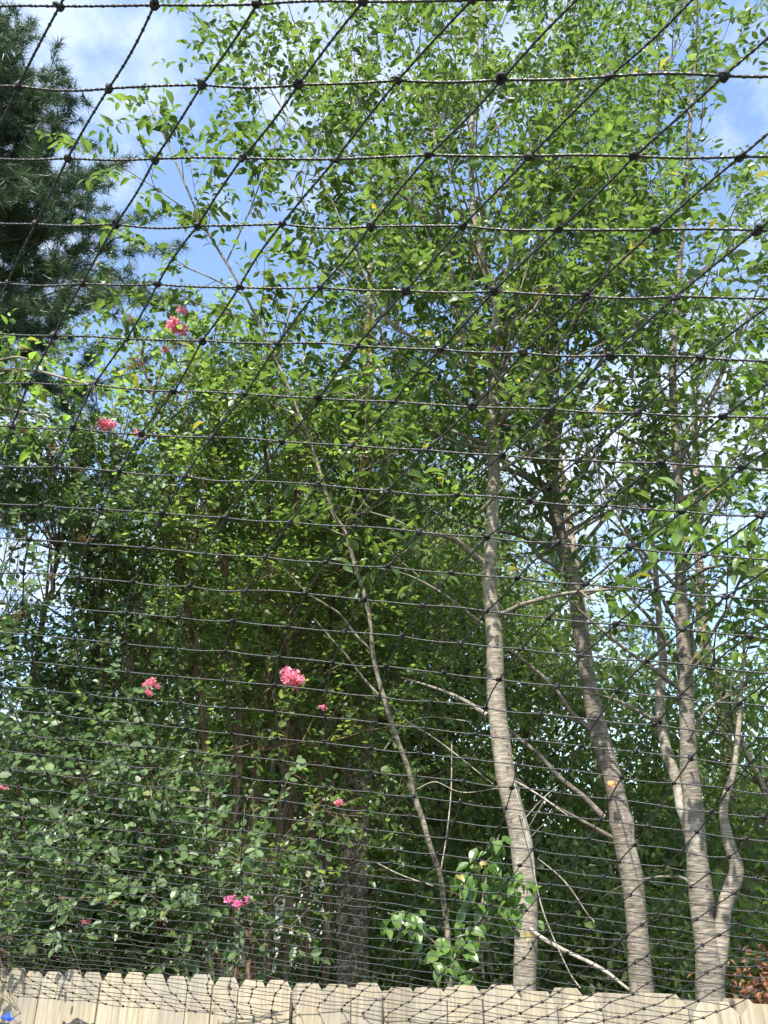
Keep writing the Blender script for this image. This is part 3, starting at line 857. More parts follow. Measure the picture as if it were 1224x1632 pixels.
lim(root, limbs1, [(795, 980, 10), (813, 973, 9), (836, 962, 9), (897, 947, 8), (937, 942, 7), (1007, 936, 6), (1052, 918, 6), (1102, 909, 5), (1150, 900, 3)], 5.0, 4.2)
lim(root, limbs1, [(776, 1140, 10), (734, 1113, 8), (683, 1093, 6), (640, 1080, 3)], 5.0, 5.3, add=False)
lim(root, limbs1, [(767, 993, 9), (742, 974, 7), (725, 960, 6), (691, 937, 5), (646, 915, 4), (600, 905, 3)], 5.0, 4.7)
lim(root, limbs1, [(774, 678, 9), (734, 643, 8), (677, 593, 6), (625, 560, 5), (575, 520, 4)], 5.0, 4.6)
lim(root, limbs1, [(774, 612, 9), (747, 593, 8), (700, 565, 7), (662, 538, 6), (617, 510, 6), (560, 390, 5), (505, 270, 5), (430, 140, 4), (380, 50, 4), (350, -20, 3)], 5.02, 4.3)
lim(root, limbs1, [(792, 673, 7), (832, 633, 6), (872, 598, 6), (912, 573, 5), (992, 530, 5), (1062, 478, 4), (1130, 420, 3)], 5.0, 4.3)
lim(root, limbs1, [(776, 715, 9), (735, 708, 8), (702, 693, 7), (660, 672, 5), (620, 662, 3)], 5.0, 4.5)
lim(root, limbs1, [(768, 812, 7), (800, 780, 5), (850, 720, 4), (900, 660, 3)], 5.0, 4.6)
lim(root, limbs1, [(792, 470, 9), (805, 440, 9), (830, 380, 8), (866, 300, 7), (890, 200, 6), (915, 90, 5), (940, -40, 4)], 5.05, 4.9)
lim(root, limbs1, [(758, 385, 6), (800, 300, 5), (860, 215, 4), (960, 120, 4), (1010, 20, 3)], 5.05, 4.6)
lim(root, limbs1, [(625, 560, 5), (540, 420, 4), (470, 300, 4), (420, 180, 3), (400, 90, 2)], 4.85, 4.5)
lim(root, limbs1, [(714, 408, 6), (640, 300, 5), (580, 180, 4), (555, 60, 3), (540, -30, 2)], 4.95, 4.6)
lim(root, limbs1, [(700, 350, 5), (600, 280, 4), (520, 150, 3), (470, 40, 3), (450, -40, 2)], 4.95, 4.5)
limbs1 += grow(root, sp1, 46, 0.46, 0.98, lambda t: 2.1 - 1.3 * max(0, t - 0.6), (30, 58), M['cherry_bark'], thick=6)
finish_tree(root, limbs1, M['cherry_bark'], per_m=4.0, L2=(0.45, 1.1), tw_m=7, K=8, size=0.098, start=0.38, s2=0.3, singles=260)

# ---- dead twigs caught against the trunk: its own bare branches
mb = MB()
for q in ([(817, 1240, 3), (838, 1320, 3), (850, 1370, 3), (853, 1400, 3), (868, 1460, 3), (905, 1545, 3), (925, 1575, 3)], [(822, 1245, 3), (860, 1268, 4), (905, 1300, 3)], [(838, 1303, 2), (866, 1272, 2), (890, 1252, 2)], [(843, 1318, 2), (868, 1275, 2)],
          [(845, 1335, 2), (868, 1312, 2)], [(857, 1368, 2), (890, 1395, 3), (912, 1420, 3), (935, 1455, 2), (948, 1470, 2)]):
    P, r = px_path(q, 4.82, 4.7); tube(mb, P, r * 0.8, 5)
mb.build('dead_twigs', M['dead_twig'], root, smooth=True)
P, r = px_path([(845, 1480, 7), (868, 1498, 7), (910, 1520, 6), (960, 1545, 6), (1003, 1578, 5)], 4.9, 4.6)
limb_part(root, P, r, M['dead_twig'], 'dead_limb', 'bare pale dead limb reaching down to the fence')

# ---- tree 2
Y = 5.35
pts = [(1022, 1574, 38), (1015, 1474, 34), (1007, 1399, 35), (996, 1349, 33), (990, 1309, 34), (978, 1249, 29), (968, 1216, 31), (948, 1141, 28), (934, 1066, 23), (920, 966, 24), (912, 916, 24), (895, 866, 23), (887, 816, 22), (880, 750, 20), (877, 680, 18), (873, 608, 16), (868, 520, 13), (872, 420, 11), (880, 300, 9), (895, 160, 7), (912, 50, 6), (920, -90, 3)]
root = empty('cherry_tree', to_ground(pts, Y, 0.04), 'leaning grey tree with a swollen collar and an orange pruning scar', 'tree', GC)
P, r = px_path(pts, Y, 5.9, 100)
P = np.vstack([np.array([root.location]), (np.array(root.location) + P[0])[None] / 2, P]); r = np.concatenate([[r[0] * 1.35, r[0] * 1.08], r])
# swollen collar where an old limb was cut
tt = np.array([abs(p[2] - at(990, 1312, Y)[2]) for p in P]); r = r * (1 + 0.16 * np.exp(-(tt / 0.05) ** 2))
trunk_mesh(root, P, r, M['brown_bark'], 16, lump=0.03)
sp2 = (P, r); limbs2 = []
q = at(975, 1250, Y - 0.085)
mb = MB(); a_ = np.linspace(0, 2 * math.pi, 11)[:-1]
mb.add([q + np.array([0.030 * math.cos(x) + 0.006 * math.sin(2 * x), -0.012 + 0.006 * math.sin(x), 0.021 * math.sin(x)]) for x in a_] + [q + np.array([0, -0.022, 0])] + [q + np.array([0, 0.05, -0.01])],
       T=[(k, (k + 1) % 10, 10) for k in range(10)] + [((k + 1) % 10, k, 11) for k in range(10)])
so = mb.build('pruning_scar', simple('scar', [(0.3, (0.32, 0.15, 0.05)), (0.7, (0.5, 0.28, 0.11))], 40, 0.8), root); so['label'] = 'orange fresh-cut pruning scar'
lim(root, limbs2, [(941, 1163, 11), (910, 1135, 10), (891, 1107, 9), (868, 1081, 9), (838, 1056, 8), (808, 1033, 6), (790, 1015, 4)], 5.4, 5.2, 'brown_bark', False)
lim(root, limbs2, [(962, 1303, 12), (930, 1270, 11), (890, 1238, 11), (858, 1202, 10), (830, 1180, 9), (808, 1160, 7), (780, 1140, 5)], 5.35, 5.3, 'brown_bark', False)
lim(root, limbs2, [(975, 1335, 9), (930, 1310, 8), (892, 1289, 7), (850, 1262, 5), (824, 1241, 4)], 5.3, 5.05, 'brown_bark', False)
lim(root, limbs2, [(875, 782, 15), (862, 778, 14), (845, 765, 13), (820, 752, 11), (780, 742, 8), (740, 720, 6), (700, 700, 4)], 5.5, 5.8, 'brown_bark')
lim(root, limbs2, [(873, 640, 11), (840, 615, 9), (820, 590, 8), (800, 540, 6), (790, 480, 4)], 5.6, 5.9, 'brown_bark')
lim(root, limbs2, [(908, 920, 9), (880, 900, 8), (862, 890, 7), (840, 860, 5), (820, 820, 3)], 5.5, 5.7, 'brown_bark')
lim(root, limbs2, [(876, 700, 9), (920, 630, 8), (960, 570, 7), (1010, 480, 6), (1060, 360, 5), (1090, 240, 4), (1110, 100, 3)], 5.6, 5.3, 'brown_bark')
lim(root, limbs2, [(872, 500, 8), (930, 420, 7), (990, 300, 6), (1050, 160, 5), (1090, 20, 4), (1110, -60, 3)], 5.7, 5.4, 'brown_bark')
lim(root, limbs2, [(890, 1104, 1), (936, 1105, 2), (970, 1108, 2)], 5.4, 5.4, 'brown_bark', False)
lim(root, limbs2, [(890, 840, 7), (950, 790, 6), (1000, 745, 5), (1050, 690, 4)], 5.45, 5.0, 'brown_bark')
limbs2 += grow(root, sp2, 42, 0.5, 0.98, lambda t: 2.0 - 1.1 * max(0, t - 0.6), (30, 60), M['brown_bark'], thick=6)
finish_tree(root, limbs2, M['brown_bark'], per_m=3.8, L2=(0.45, 1.1), tw_m=7, K=8, size=0.095, start=0.38, s2=0.3, singles=200)

# ---- tree 3: forked near its foot
Y = 4.75
pts = [(1132, 1588, 46), (1130, 1524, 42), (1122, 1474, 36), (1116, 1414, 36), (1109, 1349, 32), (1104, 1274, 30), (1098, 1224, 28), (1096, 1166, 24), (1091, 1066, 22), (1086, 966, 19), (1083, 866, 17), (1081, 778, 15), (1077, 700, 13), (1072, 600, 11), (1078, 480, 9), (1090, 350, 7), (1100, 200, 6), (1110, 60, 4), (1115, -60, 3)]
root = empty('cherry_tree', to_ground(pts, Y, 0.03), 'tree forking near the fence into a straight trunk and a crooked pale right-hand stem', 'tree', GC)
P, r = px_path(pts, Y, 5.0, 90)
P = np.vstack([np.array([root.location]), (np.array(root.location) + P[0])[None] / 2, P]); r = np.concatenate([[r[0] * 1.3, r[0] * 1.08], r])
trunk_mesh(root, P, r, M['brown_bark'], 16, lump=0.03)
sp3 = (P, r); limbs3 = []
P, r = px_path([(1140, 1565, 26), (1149, 1510, 22), (1154, 1449, 23), (1166, 1414, 24), (1174, 1384, 23), (1163, 1349, 18), (1155, 1314, 14), (1153, 1289, 13), (1159, 1262, 12), (1170, 1225, 9), (1178, 1150, 7), (1184, 1060, 5), (1190, 980, 3)], 4.75, 4.6, 70)
trunk_mesh(root, P, r, M['cherry_bark'], 12, 'stem', lump=0.04)['label'] = 'crooked pale right-hand stem'
limbs3.append((P[-18:], r[-18:]))
P, r = px_path([(1110, 1372, 17), (1100, 1330, 20), (1088, 1287, 20), (1080, 1249, 19), (1070, 1220, 18), (1062, 1196, 17), (1052, 1136, 16), (1054, 1086, 14), (1057, 1056, 13), (1052, 1006, 11), (1047, 940, 9), (1040, 860, 7), (1030, 780, 5), (1020, 700, 3)], 4.8, 5.3, 60)
trunk_mesh(root, P, r, M['cherry_bark'], 12, 'stem', lump=0.04)
limbs3.append((P[-22:], r[-22:]))
lim(root, limbs3, [(1088, 1058, 8), (1060, 1020, 8), (1032, 981, 8), (1012, 961, 7), (985, 930, 5), (960, 890, 3)], 4.8, 5.0, 'twig')
lim(root, limbs3, [(1106, 1414, 8), (1090, 1400, 7), (1065, 1397, 6), (1030, 1400, 4), (990, 1412, 2), (960, 1430, 1)], 4.8, 5.1, 'brown_bark', False)
lim(root, limbs3, [(1052, 1152, 10), (1035, 1143, 9), (1003, 1125, 8), (970, 1112, 7), (936, 1105, 5), (900, 1102, 2)], 4.95, 5.3, 'twig', False)
lim(root, limbs3, [(1085, 900, 8), (1100, 872, 7), (1110, 850, 6), (1108, 828, 5), (1095, 812, 3)], 4.8, 3.6, 'brown_bark', False)
lim(root, limbs3, [(1085, 930, 7), (1130, 905, 7), (1180, 898, 6), (1240, 880, 5)], 4.8, 4.1, 'brown_bark')
lim(root, limbs3, [(1078, 740, 8), (1110, 690, 7), (1150, 600, 6), (1200, 480, 5), (1250, 350, 4)], 4.85, 4.5, 'brown_bark')
lim(root, limbs3, [(1080, 800, 7), (1140, 760, 6), (1200, 700, 5), (1270, 620, 4)], 4.8, 4.3, 'brown_bark')
lim(root, limbs3, [(1092, 1080, 7), (1130, 1040, 6), (1180, 1010, 5), (1230, 970, 4)], 4.8, 4.4, 'brown_bark')
lim(root, limbs3, [(1096, 1180, 7), (1130, 1130, 6), (1180, 1100, 5), (1240, 1080, 4)], 4.8, 4.4, 'brown_bark')
limbs3 += grow(root, sp3, 36, 0.42, 0.98, lambda t: 1.5 - 0.8 * max(0, t - 0.6), (28, 58), M['brown_bark'], thick=6, az0=0.7)
def cull3(p):
    px, py, zc = project(p); return (px > 940) | (py < 880)
finish_tree(root, limbs3, M['brown_bark'], per_m=3.8, L2=(0.4, 1.0), tw_m=7, K=8, size=0.095, start=0.35, s2=0.3, singles=200)
# large drooping leaves on the shoots that reach over the fence
def big_spray(root, px, py, Y, n, size, mat, key, tpl, rad=0.12, down=0.5, dirx=0.0):
    c = at(px, py, Y); A = c + rng.normal(size=(n, 3)) * rad * np.array([1, 0.7, 0.55])
    d = rng.normal(size=(n, 3)); d[:, 2] = -abs(d[:, 2]) * 0.6 - down; d[:, 0] += dirx
    nr = np.array([0, -0.2, 1.0]) + 0.3 * rng.normal(size=(n, 3))
    hang_foliage(root, [A, d, nr, size * rng.uniform(0.7, 1.1, n)], tpl, M[mat], key, n, name='leaf_spray')
big_spray(root, 1092, 838, 3.7, 34, 0.115, 'bright_leaf', 'bright', LEAF8, 0.13)
big_spray(root, 1195, 868, 3.9, 26, 0.105, 'bright_leaf', 'bright', LEAF8, 0.13)
big_spray(root, 1205, 600, 4.2, 24, 0.11, 'bright_leaf', 'bright', LEAF8, 0.14)
big_spray(root, 1160, 1000, 4.2, 40, 0.09, 'bright_leaf', 'bright', LEAF8, 0.28)

# ---- the bare thin sapling
Y = 5.7
pts = [(713, 1484, 9), (707, 1439, 9), (702, 1399, 9), (687, 1354, 9), (674, 1309, 9), (659, 1264, 9), (650, 1224, 8), (632, 1176, 8), (610, 1106, 8), (595, 1046, 7), (587, 971, 7), (567, 906, 7), (549, 846, 6), (529, 815, 6), (500, 720, 5), (465, 630, 5), (425, 540, 4), (385, 460, 4), (340, 385, 4), (315, 340, 3), (270, 235, 3), (236, 165, 2)]
root = empty('sapling', (at(713, 1484, Y)[0] + .03, Y, 0), 'bare thin leaning sapling stem between the pine trunk and the palest trunk', 'tree')
P, r = px_path(pts, Y, 4.6, 90); P = np.vstack([np.array([root.location]), P]); r = np.concatenate([[r[0] * 1.2], r])
trunk_mesh(root, P, r, M['thin_bark'], 8, lump=0.03)
limbsS = [(P[45:], r[45:])]
lim(root, limbsS, [(604, 1109, 6), (579, 1081, 6), (553, 1046, 5), (528, 1018, 5), (500, 985, 3)], 5.6, 5.4, 'thin_bark', False)
lim(root, limbsS, [(590, 1035, 5), (566, 1011, 6), (543, 980, 5), (513, 960, 5), (487, 943, 4), (440, 890, 3)], 5.5, 5.2, 'thin_bark', False)
lim(root, limbsS, [(390, 470, 4), (330, 440, 3), (270, 415, 3), (220, 385, 2)], 4.9, 4.6, 'thin_bark')
lim(root, limbsS, [(330, 370, 4), (290, 330, 3), (225, 285, 3), (165, 250, 2)], 4.75, 4.5, 'thin_bark')
lim(root, limbsS, [(470, 640, 4), (430, 620, 4), (390, 640, 3), (350, 660, 2)], 5.0, 4.7, 'thin_bark')
lim(root, limbsS, [(440, 570, 4), (470, 470, 4), (500, 370, 3), (520, 300, 2)], 4.95, 4.7, 'thin_bark')
lim(root, limbsS, [(360, 420, 3), (400, 330, 3), (430, 250, 2), (455, 200, 2)], 4.85, 4.6, 'thin_bark')
lim(root, limbsS, [(410, 510, 3), (330, 490, 3), (260, 460, 2), (195, 470, 2)], 4.9, 4.6, 'thin_bark')
lim(root, limbsS, [(549, 846, 4), (570, 770, 4), (582, 690, 3), (585, 600, 2)], 5.2, 4.5, 'thin_bark')
lim(root, limbsS, [(549, 846, 4), (600, 770, 3), (640, 700, 3), (656, 630, 2)], 5.2, 4.5, 'thin_bark')
sapling = root
finish_tree(root, limbsS, M['thin_bark'], leaf='cherry_leaf', per_m=2.6, L2=(0.3, 0.7), tw_m=7.5, K=9, size=0.11, singles=150, start=0.05)
mb = MB()
for q in ([(720, 1180, 3), (719, 1260, 3), (712, 1330, 3), (703, 1385, 3)], [(620, 1120, 2), (650, 1150, 3), (690, 1175, 3), (730, 1205, 3), (786, 1250, 2)], [(664, 1258, 2), (693, 1246, 2), (725, 1260, 2), (750, 1263, 2), (795, 1256, 2)],
          [(612, 1195, 2), (640, 1160, 2), (680, 1143, 2), (752, 1150, 2)], [(600, 1375, 2), (640, 1395, 3), (690, 1412, 2)]):
    P, r = px_path(q, 5.5, 5.4); tube(mb, P, r * 0.8, 4)
mb.build('dead_twigs', M['dead_twig'], root, smooth=True)

# bright shoot tips in front of the crowns
root = sapling
for cx_, cy_, n_ in ((585, 598, 10), (660, 622, 9), (672, 690, 14), (720, 770, 22), (560, 720, 10)):
    c = at(cx_, cy_, 4.4); d = rng.normal(size=(n_, 3)); d[:, 2] = d[:, 2] * 0.5 + 0.15
    hang_foliage(root, [c + rng.normal(size=(n_, 3)) * 0.07, d, np.array([0, -.3, 1.0]) + 0.3 * rng.normal(size=(n_, 3)), rng.uniform(0.06, 0.1, n_)], LEAF8, M['bright_leaf'], 'bright', n_)

# ---- the big pine trunk and its crown
def needles(mb, A, D, n=40, L=0.2, w=0.004):
    """tufts of long needles at A pointing about D"""
    m = len(A); d = nrm(np.repeat(nrm(D), n, 0) * 0.75 + rng.normal(size=(m * n, 3)) * 0.62)
    b = np.repeat(A, n, 0) + d * 0.01 - np.repeat(nrm(D), n, 0) * rng.uniform(0, 0.16, (m * n, 1))
    s = nrm(np.cross(d, rng.normal(size=(m * n, 3)))) * w
    Ln = L * rng.uniform(0.7, 1.1, (m * n, 1)); tip = b + d * Ln; tip[:, 2:] -= 0.12 * Ln
    V = np.stack([b - s, b + s, tip], 1).reshape(-1, 3)
    mb.add(V, T=np.arange(m * n * 3).reshape(-1, 3), tt=np.clip(np.repeat(rng.beta(2, 2.5, m), n) + 0.1 * rng.normal(size=m * n), 0, 1))

def pine_crown(root, P, r, n, t0, Lf, el, tuft_m, per, L=0.2, w=0.004, sub=4, mat='brown_bark'):
    limbs = []; thin = MB(); A = []; D = []
    for k in range(n):
        t = t0 + (1 - t0) * (k + rng.random()) / n
        b, rr, d = spine_at(P, r, t); az = k * 2.39996 + rng.normal() * 0.3; e = R(rng.uniform(*el))
        Lk = Lf((t - t0) / (1 - t0)) * rng.uniform(0.8, 1.15)
        s = sub_branch(b, (math.cos(az) * math.cos(e), math.sin(az) * math.cos(e), math.sin(e)), Lk, 0.35, 7, 0.08)
        tube(thin, s, np.linspace(min(rr * .5, .05), .008, 7), 5)
        segs = [(s, .4)]
        for q in range(sub):
            b2, r2, d2 = spine_at(s, np.ones(7), 0.3 + 0.65 * rng.random())
            s2 = sub_branch(b2, 0.6 * d2 + 0.8 * rand_perp(d2) + np.array([0, 0, .2]), Lk * rng.uniform(.25, .45), 0.4, 5, 0.1)
            tube(thin, s2, np.linspace(.012, .005, 5), 4); segs.append((s2, .2))
        for S_, a0 in segs:
            Lq = np.linalg.norm(np.diff(S_, axis=0), axis=1).sum()
            for q in range(max(2, int(Lq * tuft_m))):
                t2 = a0 + (1 - a0) * rng.random(); b2, r2, d2 = spine_at(S_, np.ones(len(S_)), t2)
                A.append(b2 + 0.05 * rng.normal(size=3)); D.append(nrm(d2 + 0.6 * rng.normal(size=3) + np.array([0, 0, .35])))
            A.append(S_[-1]); D.append(nrm(S_[-1] - S_[-2]))
    thin.build('branches', M[mat], root, smooth=True, kind='stuff')
    mb = MB(); needles(mb, np.array(A), np.array(D), per, L, w); mb.build('needles', M['needle'], root, kind='stuff')

Y = 7.6
pts = [(564, 1568, 53), (562, 1500, 50), (560, 1440, 48), (564, 1357, 46), (566, 1256, 45), (570, 1195, 40), (574, 1120, 38), (576, 1000, 36), (578, 850, 32), (582, 700, 26), (586, 560, 19), (590, 440, 10), (592, 380, 4)]
root = empty('pine_tree', (at(564, 1568, Y)[0], Y, 0), 'thick pine trunk with plated bark standing behind the fence left of the thin sapling', 'tree', 'pine trees')
P, r = px_path(pts, Y, 7.9, 200); P = np.vstack([np.array([root.location]), P]); r = np.concatenate([[r[0] * 1.2], r])
mb = MB(); sides = 30; T_, U_, W_ = frames(P); a_ = np.arange(sides) * 2 * math.pi / sides
n_ = len(P); seed = rng.random((n_ // 4 + 3, 11))
arcs = (a_[None] / (2 * math.pi) * 10 + 0.8 * np.sin(np.arange(n_)[:, None] * 0.23)); rowc = np.arange(n_)[:, None] / 5.0 + 0.5 * (np.floor(arcs) % 2)
fu = arcs % 1; fv = rowc % 1
edge = np.minimum(np.minimum(fu, 1 - fu) * 3.2, np.minimum(fv, 1 - fv) * 4); plate = np.clip(edge * 1.6, 0, 1)
hgt = seed[np.clip(rowc.astype(int), 0, seed.shape[0] - 1), np.clip(arcs.astype(int), 0, 10)]
rr = r[:, None] * (0.88 + 0.11 * plate * (0.5 + hgt)) + 0.002 * rng.normal(size=(n_, sides))
V = P[:, None] + rr[..., None] * (np.cos(a_)[None, :, None] * U_[:, None] + np.sin(a_)[None, :, None] * W_[:, None])
k = np.arange(n_ - 1)[:, None] * sides; jx = np.arange(sides)[None]; j2 = (jx + 1) % sides
mb.add(V.reshape(-1, 3), np.stack([k + jx, k + j2, k + sides + j2, k + sides + jx], -1).reshape(-1, 4)); mb.build('trunk', M['pine_bark'], root)
P2, r2 = px_path([(575, 1432, 12), (584, 1422, 14), (591, 1420, 13)], 7.46, 7.36); limb_part(root, P2, r2, M['pine_bark'], 'branch_stub')
pine_crown(root, P, r, 16, 0.62, lambda t: 1.5 - 1.0 * t, (10, 45), 8, 34, 0.17, 0.004, 3)

Y = 9.6
root = empty('pine_tree', (-9.3, Y, 0), 'tall dark long-needled pine rising at the far left against the sky', 'tree', 'pine trees')
P = spline(np.array([[-9.3, Y, 0], [-9.2, Y, 6], [-9.3, Y + .1, 12], [-9.25, Y, 17], [-9.3, Y, 20.0]]), 40); r = np.linspace(0.26, 0.03, 40)
trunk_mesh(root, P, r, M['pine_bark'], 14)
pine_crown(root, P, r, 150, 0.385, lambda t: 5.3 * (1 - t) ** 1.0 + 0.15, (-10, 22), 11, 32, 0.25, 0.0068, 8, 'twig')

Y = 17.0
root = empty('pine_tree', (at(885, 700, Y)[0], Y, 0), 'distant grey-green pine glimpsed behind the leaning trunk', 'tree', 'pine trees')
x0 = at(885, 700, Y)[0]
P = spline(np.array([[x0, Y, 0], [x0 + .1, Y, 8], [x0, Y, 17]]), 30); r = np.linspace(0.2, 0.03, 30); trunk_mesh(root, P, r, M['pine_bark'], 10)
pine_crown(root, P, r, 26, 0.42, lambda t: 2.4 * (1 - t) ** .7 + .2, (0, 35), 4, 22, 0.3, 0.008, 4, 'twig')
Y = 19.0
root = empty('pine_tree', (at(285, 700, Y)[0], Y, 0), 'distant pine whose tip shows above the pink crape myrtle blooms', 'tree', 'pine trees')
x0 = at(300, 600, Y)[0]
P = spline(np.array([[x0, Y, 0], [x0 + .1, Y, 8], [x0, Y, 18.5]]), 30); r = np.linspace(0.2, 0.03, 30); trunk_mesh(root, P, r, M['pine_bark'], 10)
pine_crown(root, P, r, 26, 0.4, lambda t: 2.0 * (1 - t) ** .8 + .15, (0, 35), 4, 20, 0.3, 0.008, 4, 'twig')
Y = 11.0
root = empty('pine_tree', (at(1150, 1170, Y)[0], Y, 0), 'brown pine trunk in the gap right of the forked tree', 'tree', 'pine trees')
P, r = px_path([(1166, 1300, 22), (1158, 1190, 21), (1152, 1122, 20), (1127, 1049, 19), (1118, 980, 17), (1112, 850, 14), (1108, 700, 10), (1106, 560, 6)], Y, Y, 50); P = np.vstack([np.array([root.location]), P]); r = np.concatenate([[r[0] * 1.2], r])
trunk_mesh(root, P, r, M['pine_bark'], 12, wob=0.06)
pine_crown(root, P, r, 14, 0.72, lambda t: 1.4 - 0.9 * t, (5, 40), 6, 26, 0.2, 0.005, 3)

# ------------------------------------------------------------------ crape myrtles
GM = 'crape myrtles along the fence'
def flower_mesh(seed, mat, n=170, long=1.0):
    r_ = np.random.default_rng(seed); mb = MB()
    hub = r_.normal(size=(6, 3)) * np.array([.55, .55, .38]); hub[0] = 0     # florets gathered in a few rounded heads
    c = r_.normal(size=(n, 3)); c = hub[r_.integers(6, size=n)] + 0.45 * c / np.linalg.norm(c, axis=1, keepdims=True) * r_.random((n, 1)) ** 0.33
    d = nrm(c + 0.5 * r_.normal(size=(n, 3))); nn = r_.normal(size=(n, 3))
    put_leaves(mb, (np.array([[0, 0, 0], [.5, .5, .12], [1, .2, -.1], [.85, -.35, .15], [.4, -.45, .0]]), np.array([[0, 2, 1, 1]])[:0], np.array([[0, 2, 1], [0, 3, 2], [0, 4, 3]])), c * 0.055, d, nn, r_.uniform(0.014, 0.024, n), r_.random(n))
    for h in hub: tubes3(mb, np.array([[0, 0, -.06]]), h[None] * .03 + [0, 0, -.03], h[None] * .055, .0012, .001)
    return mb.mesh('flower_cluster', mat)
FL = {'pink': [flower_mesh(k, M['petal']) for k in range(3)], 'magenta': [flower_mesh(9, M['petal_magenta'])], 'faded': [flower_mesh(20 + k, M['faded'], 60) for k in range(2)]}
def flower(root, px, py, Y, wpx, kind='pink', label=None):
    Y = Y - 0.3; wpx *= 1.15; p = at(px, py, Y); u, y, z = ray(px, py); zc = Y / y
    s = wpx * zc / FPX / 0.125
    m4 = Matrix.Translation(Vector(p) - Vector(world_loc(root))) @ Matrix.Rotation(random.uniform(0, 6.28), 4, 'Z') @ Matrix.Rotation(random.uniform(-.5, .5), 4, 'X') @ Matrix.Scale(s, 4)
    o = link_copy(random.choice(FL[kind]), 'flower_cluster', root, m4)
    if label: o['label'] = label

def myrtle(Yc, stems, label, extra, kw, singles, n_extra=14, ex_len=(0.8, 1.6), z_low=(0.3, 2.2), cull=None, mat='myrtle_green'):
    x0 = np.mean([at(s[0][0][0], s[0][0][1], s[1])[0] for s in stems])
    root = empty('crape_myrtle', (x0, Yc, 0), label, 'shrub', GM)
    limbs = []; allst = []
    for pts, Y0, Y1 in stems:
        P, r = px_path(pts, Y0, Y1, 40)
        b = np.array([P[0][0] * 0.7 + x0 * 0.3, P[0][1], 0.0]); P = np.vstack([b, P]); r = np.concatenate([[r[0] * 1.1], r])
        P = P + 0.012 * rng.normal(size=P.shape); limb_part(root, P, r, M['myrtle_bark'], 'stem')
        allst.append((P, r)); limbs.append((P[14:], r[14:]))
    thin = MB()
    for k in range(n_extra):                 # side limbs off the stems
        P, r = allst[k % len(allst)]; t = rng.uniform(0.3, 0.95)
        b, rr, d = spine_at(P, r, t); az = rng.uniform(0, 6.28); e = R(rng.uniform(5, 55))
        s = sub_branch(b, (math.cos(az) * math.cos(e), math.sin(az) * math.cos(e) * 0.8, math.sin(e)), rng.uniform(*ex_len), 0.2, 7, 0.1)
        sr = np.linspace(min(rr * .5, .011), .003, 7); tube(thin, s, sr, 4); limbs.append((s, sr))
    for (px, py, Y, n) in extra:             # leafy masses: shoots reaching to a place in the crown
        for k in range(n):
            c = at(px, py, Y) + rng.normal(size=3) * np.array([.32, .28, .28])
            P, r = min(allst, key=lambda a: np.linalg.norm(a[0] - (c - np.array([0, 0, .7])), axis=1).min() * rng.uniform(.8, 1.3))
            q = int(np.argmin(np.linalg.norm(P - (c - np.array([0, 0, .7])), axis=1))); b = P[q]
            m_ = (b + c) / 2 + np.array([0, 0, .12]) + 0.08 * rng.normal(size=3)
            s = spline(np.array([b, m_, c]), 8); sr = np.linspace(.008, .0025, 8); tube(thin, s, sr, 4); limbs.append((s[3:], sr[3:]))
    thin.build('branches', M['myrtle_bark'], root, smooth=True, kind='stuff')
    finish_tree(root, limbs, M['myrtle_bark'], mat, OVAL6, mat, singles, cull, **kw)
    return root

kw = dict(per_m=5.0, L2=(0.3, 0.75), tw_m=9.5, tl=(0.16, 0.36), K=8, size=0.06, start=0.1, droop=0.35, spread=0.95, face=(-0.1, -0.35, 1.0))
def gap(p): return np.linalg.norm((p - at(0, 900, 5.3)) * [1, .5, 1.15], axis=1) > .50
mA = myrtle(6.3, [
    ([(372, 1545, 14), (368, 1400, 14), (372, 1300, 13), (382, 1180, 12), (372, 1060, 12), (362, 940, 11), (357, 850, 10), (345, 740, 7), (330, 640, 5), (300, 545, 3)], 6.3, 5.9),
    ([(345, 1545, 16), (340, 1440, 15), (332, 1330, 15), (330, 1220, 14), (318, 1110, 12), (305, 1000, 11), (285, 880, 9), (262, 760, 6), (245, 640, 4), (215, 530, 3)], 6.2, 5.6),
    ([(398, 1545, 20), (398, 1440, 19), (400, 1340, 18), (408, 1240, 15), (425, 1130, 12), (430, 1000, 10), (432, 860, 8), (425, 740, 6), (415, 620, 4), (405, 540, 3)], 6.4, 6.2),
    ([(320, 1545, 12), (290, 1430, 11), (255, 1320, 11), (235, 1200, 10), (215, 1080, 9), (205, 960, 8), (190, 840, 6), (175, 720, 4)], 6.1, 5.5),
    ([(420, 1545, 10), (435, 1400, 10), (448, 1260, 9), (455, 1130, 8), (460, 980, 7), (470, 850, 5), (475, 740, 3)], 6.5, 6.0)],
    'brown-stemmed crape myrtle holding the largest pink blooms, left of the thick pine trunk',
    [(250, 760, 5.6, 7), (200, 860, 5.5, 7), (310, 700, 5.8, 11), (330, 830, 5.9, 11), (420, 760, 6.0, 9), (270, 850, 5.6, 6), (380, 860, 5.9, 6), (300, 930, 5.8, 6), (230, 580, 5.6, 4), (290, 570, 5.7, 4), (250, 950, 5.6, 7), (180, 1010, 5.6, 5), (400, 900, 6.2, 5), (300, 1060, 5.9, 5), (440, 1100, 6.2, 6), (250, 1130, 5.8, 5),
     (330, 620, 5.8, 6), (240, 650, 5.6, 6), (420, 650, 6.0, 5), (180, 690, 5.5, 4), (380, 580, 6.0, 6), (480, 620, 6.1, 6), (450, 720, 6.1, 5), (530, 700, 6.3, 6), (540, 800, 6.4, 5), (370, 700, 6.0, 5), (480, 1180, 6.4, 5), (330, 1430, 5.7, 4), (260, 1400, 5.7, 4), (430, 1350, 6.3, 4)], kw, 200, 26)
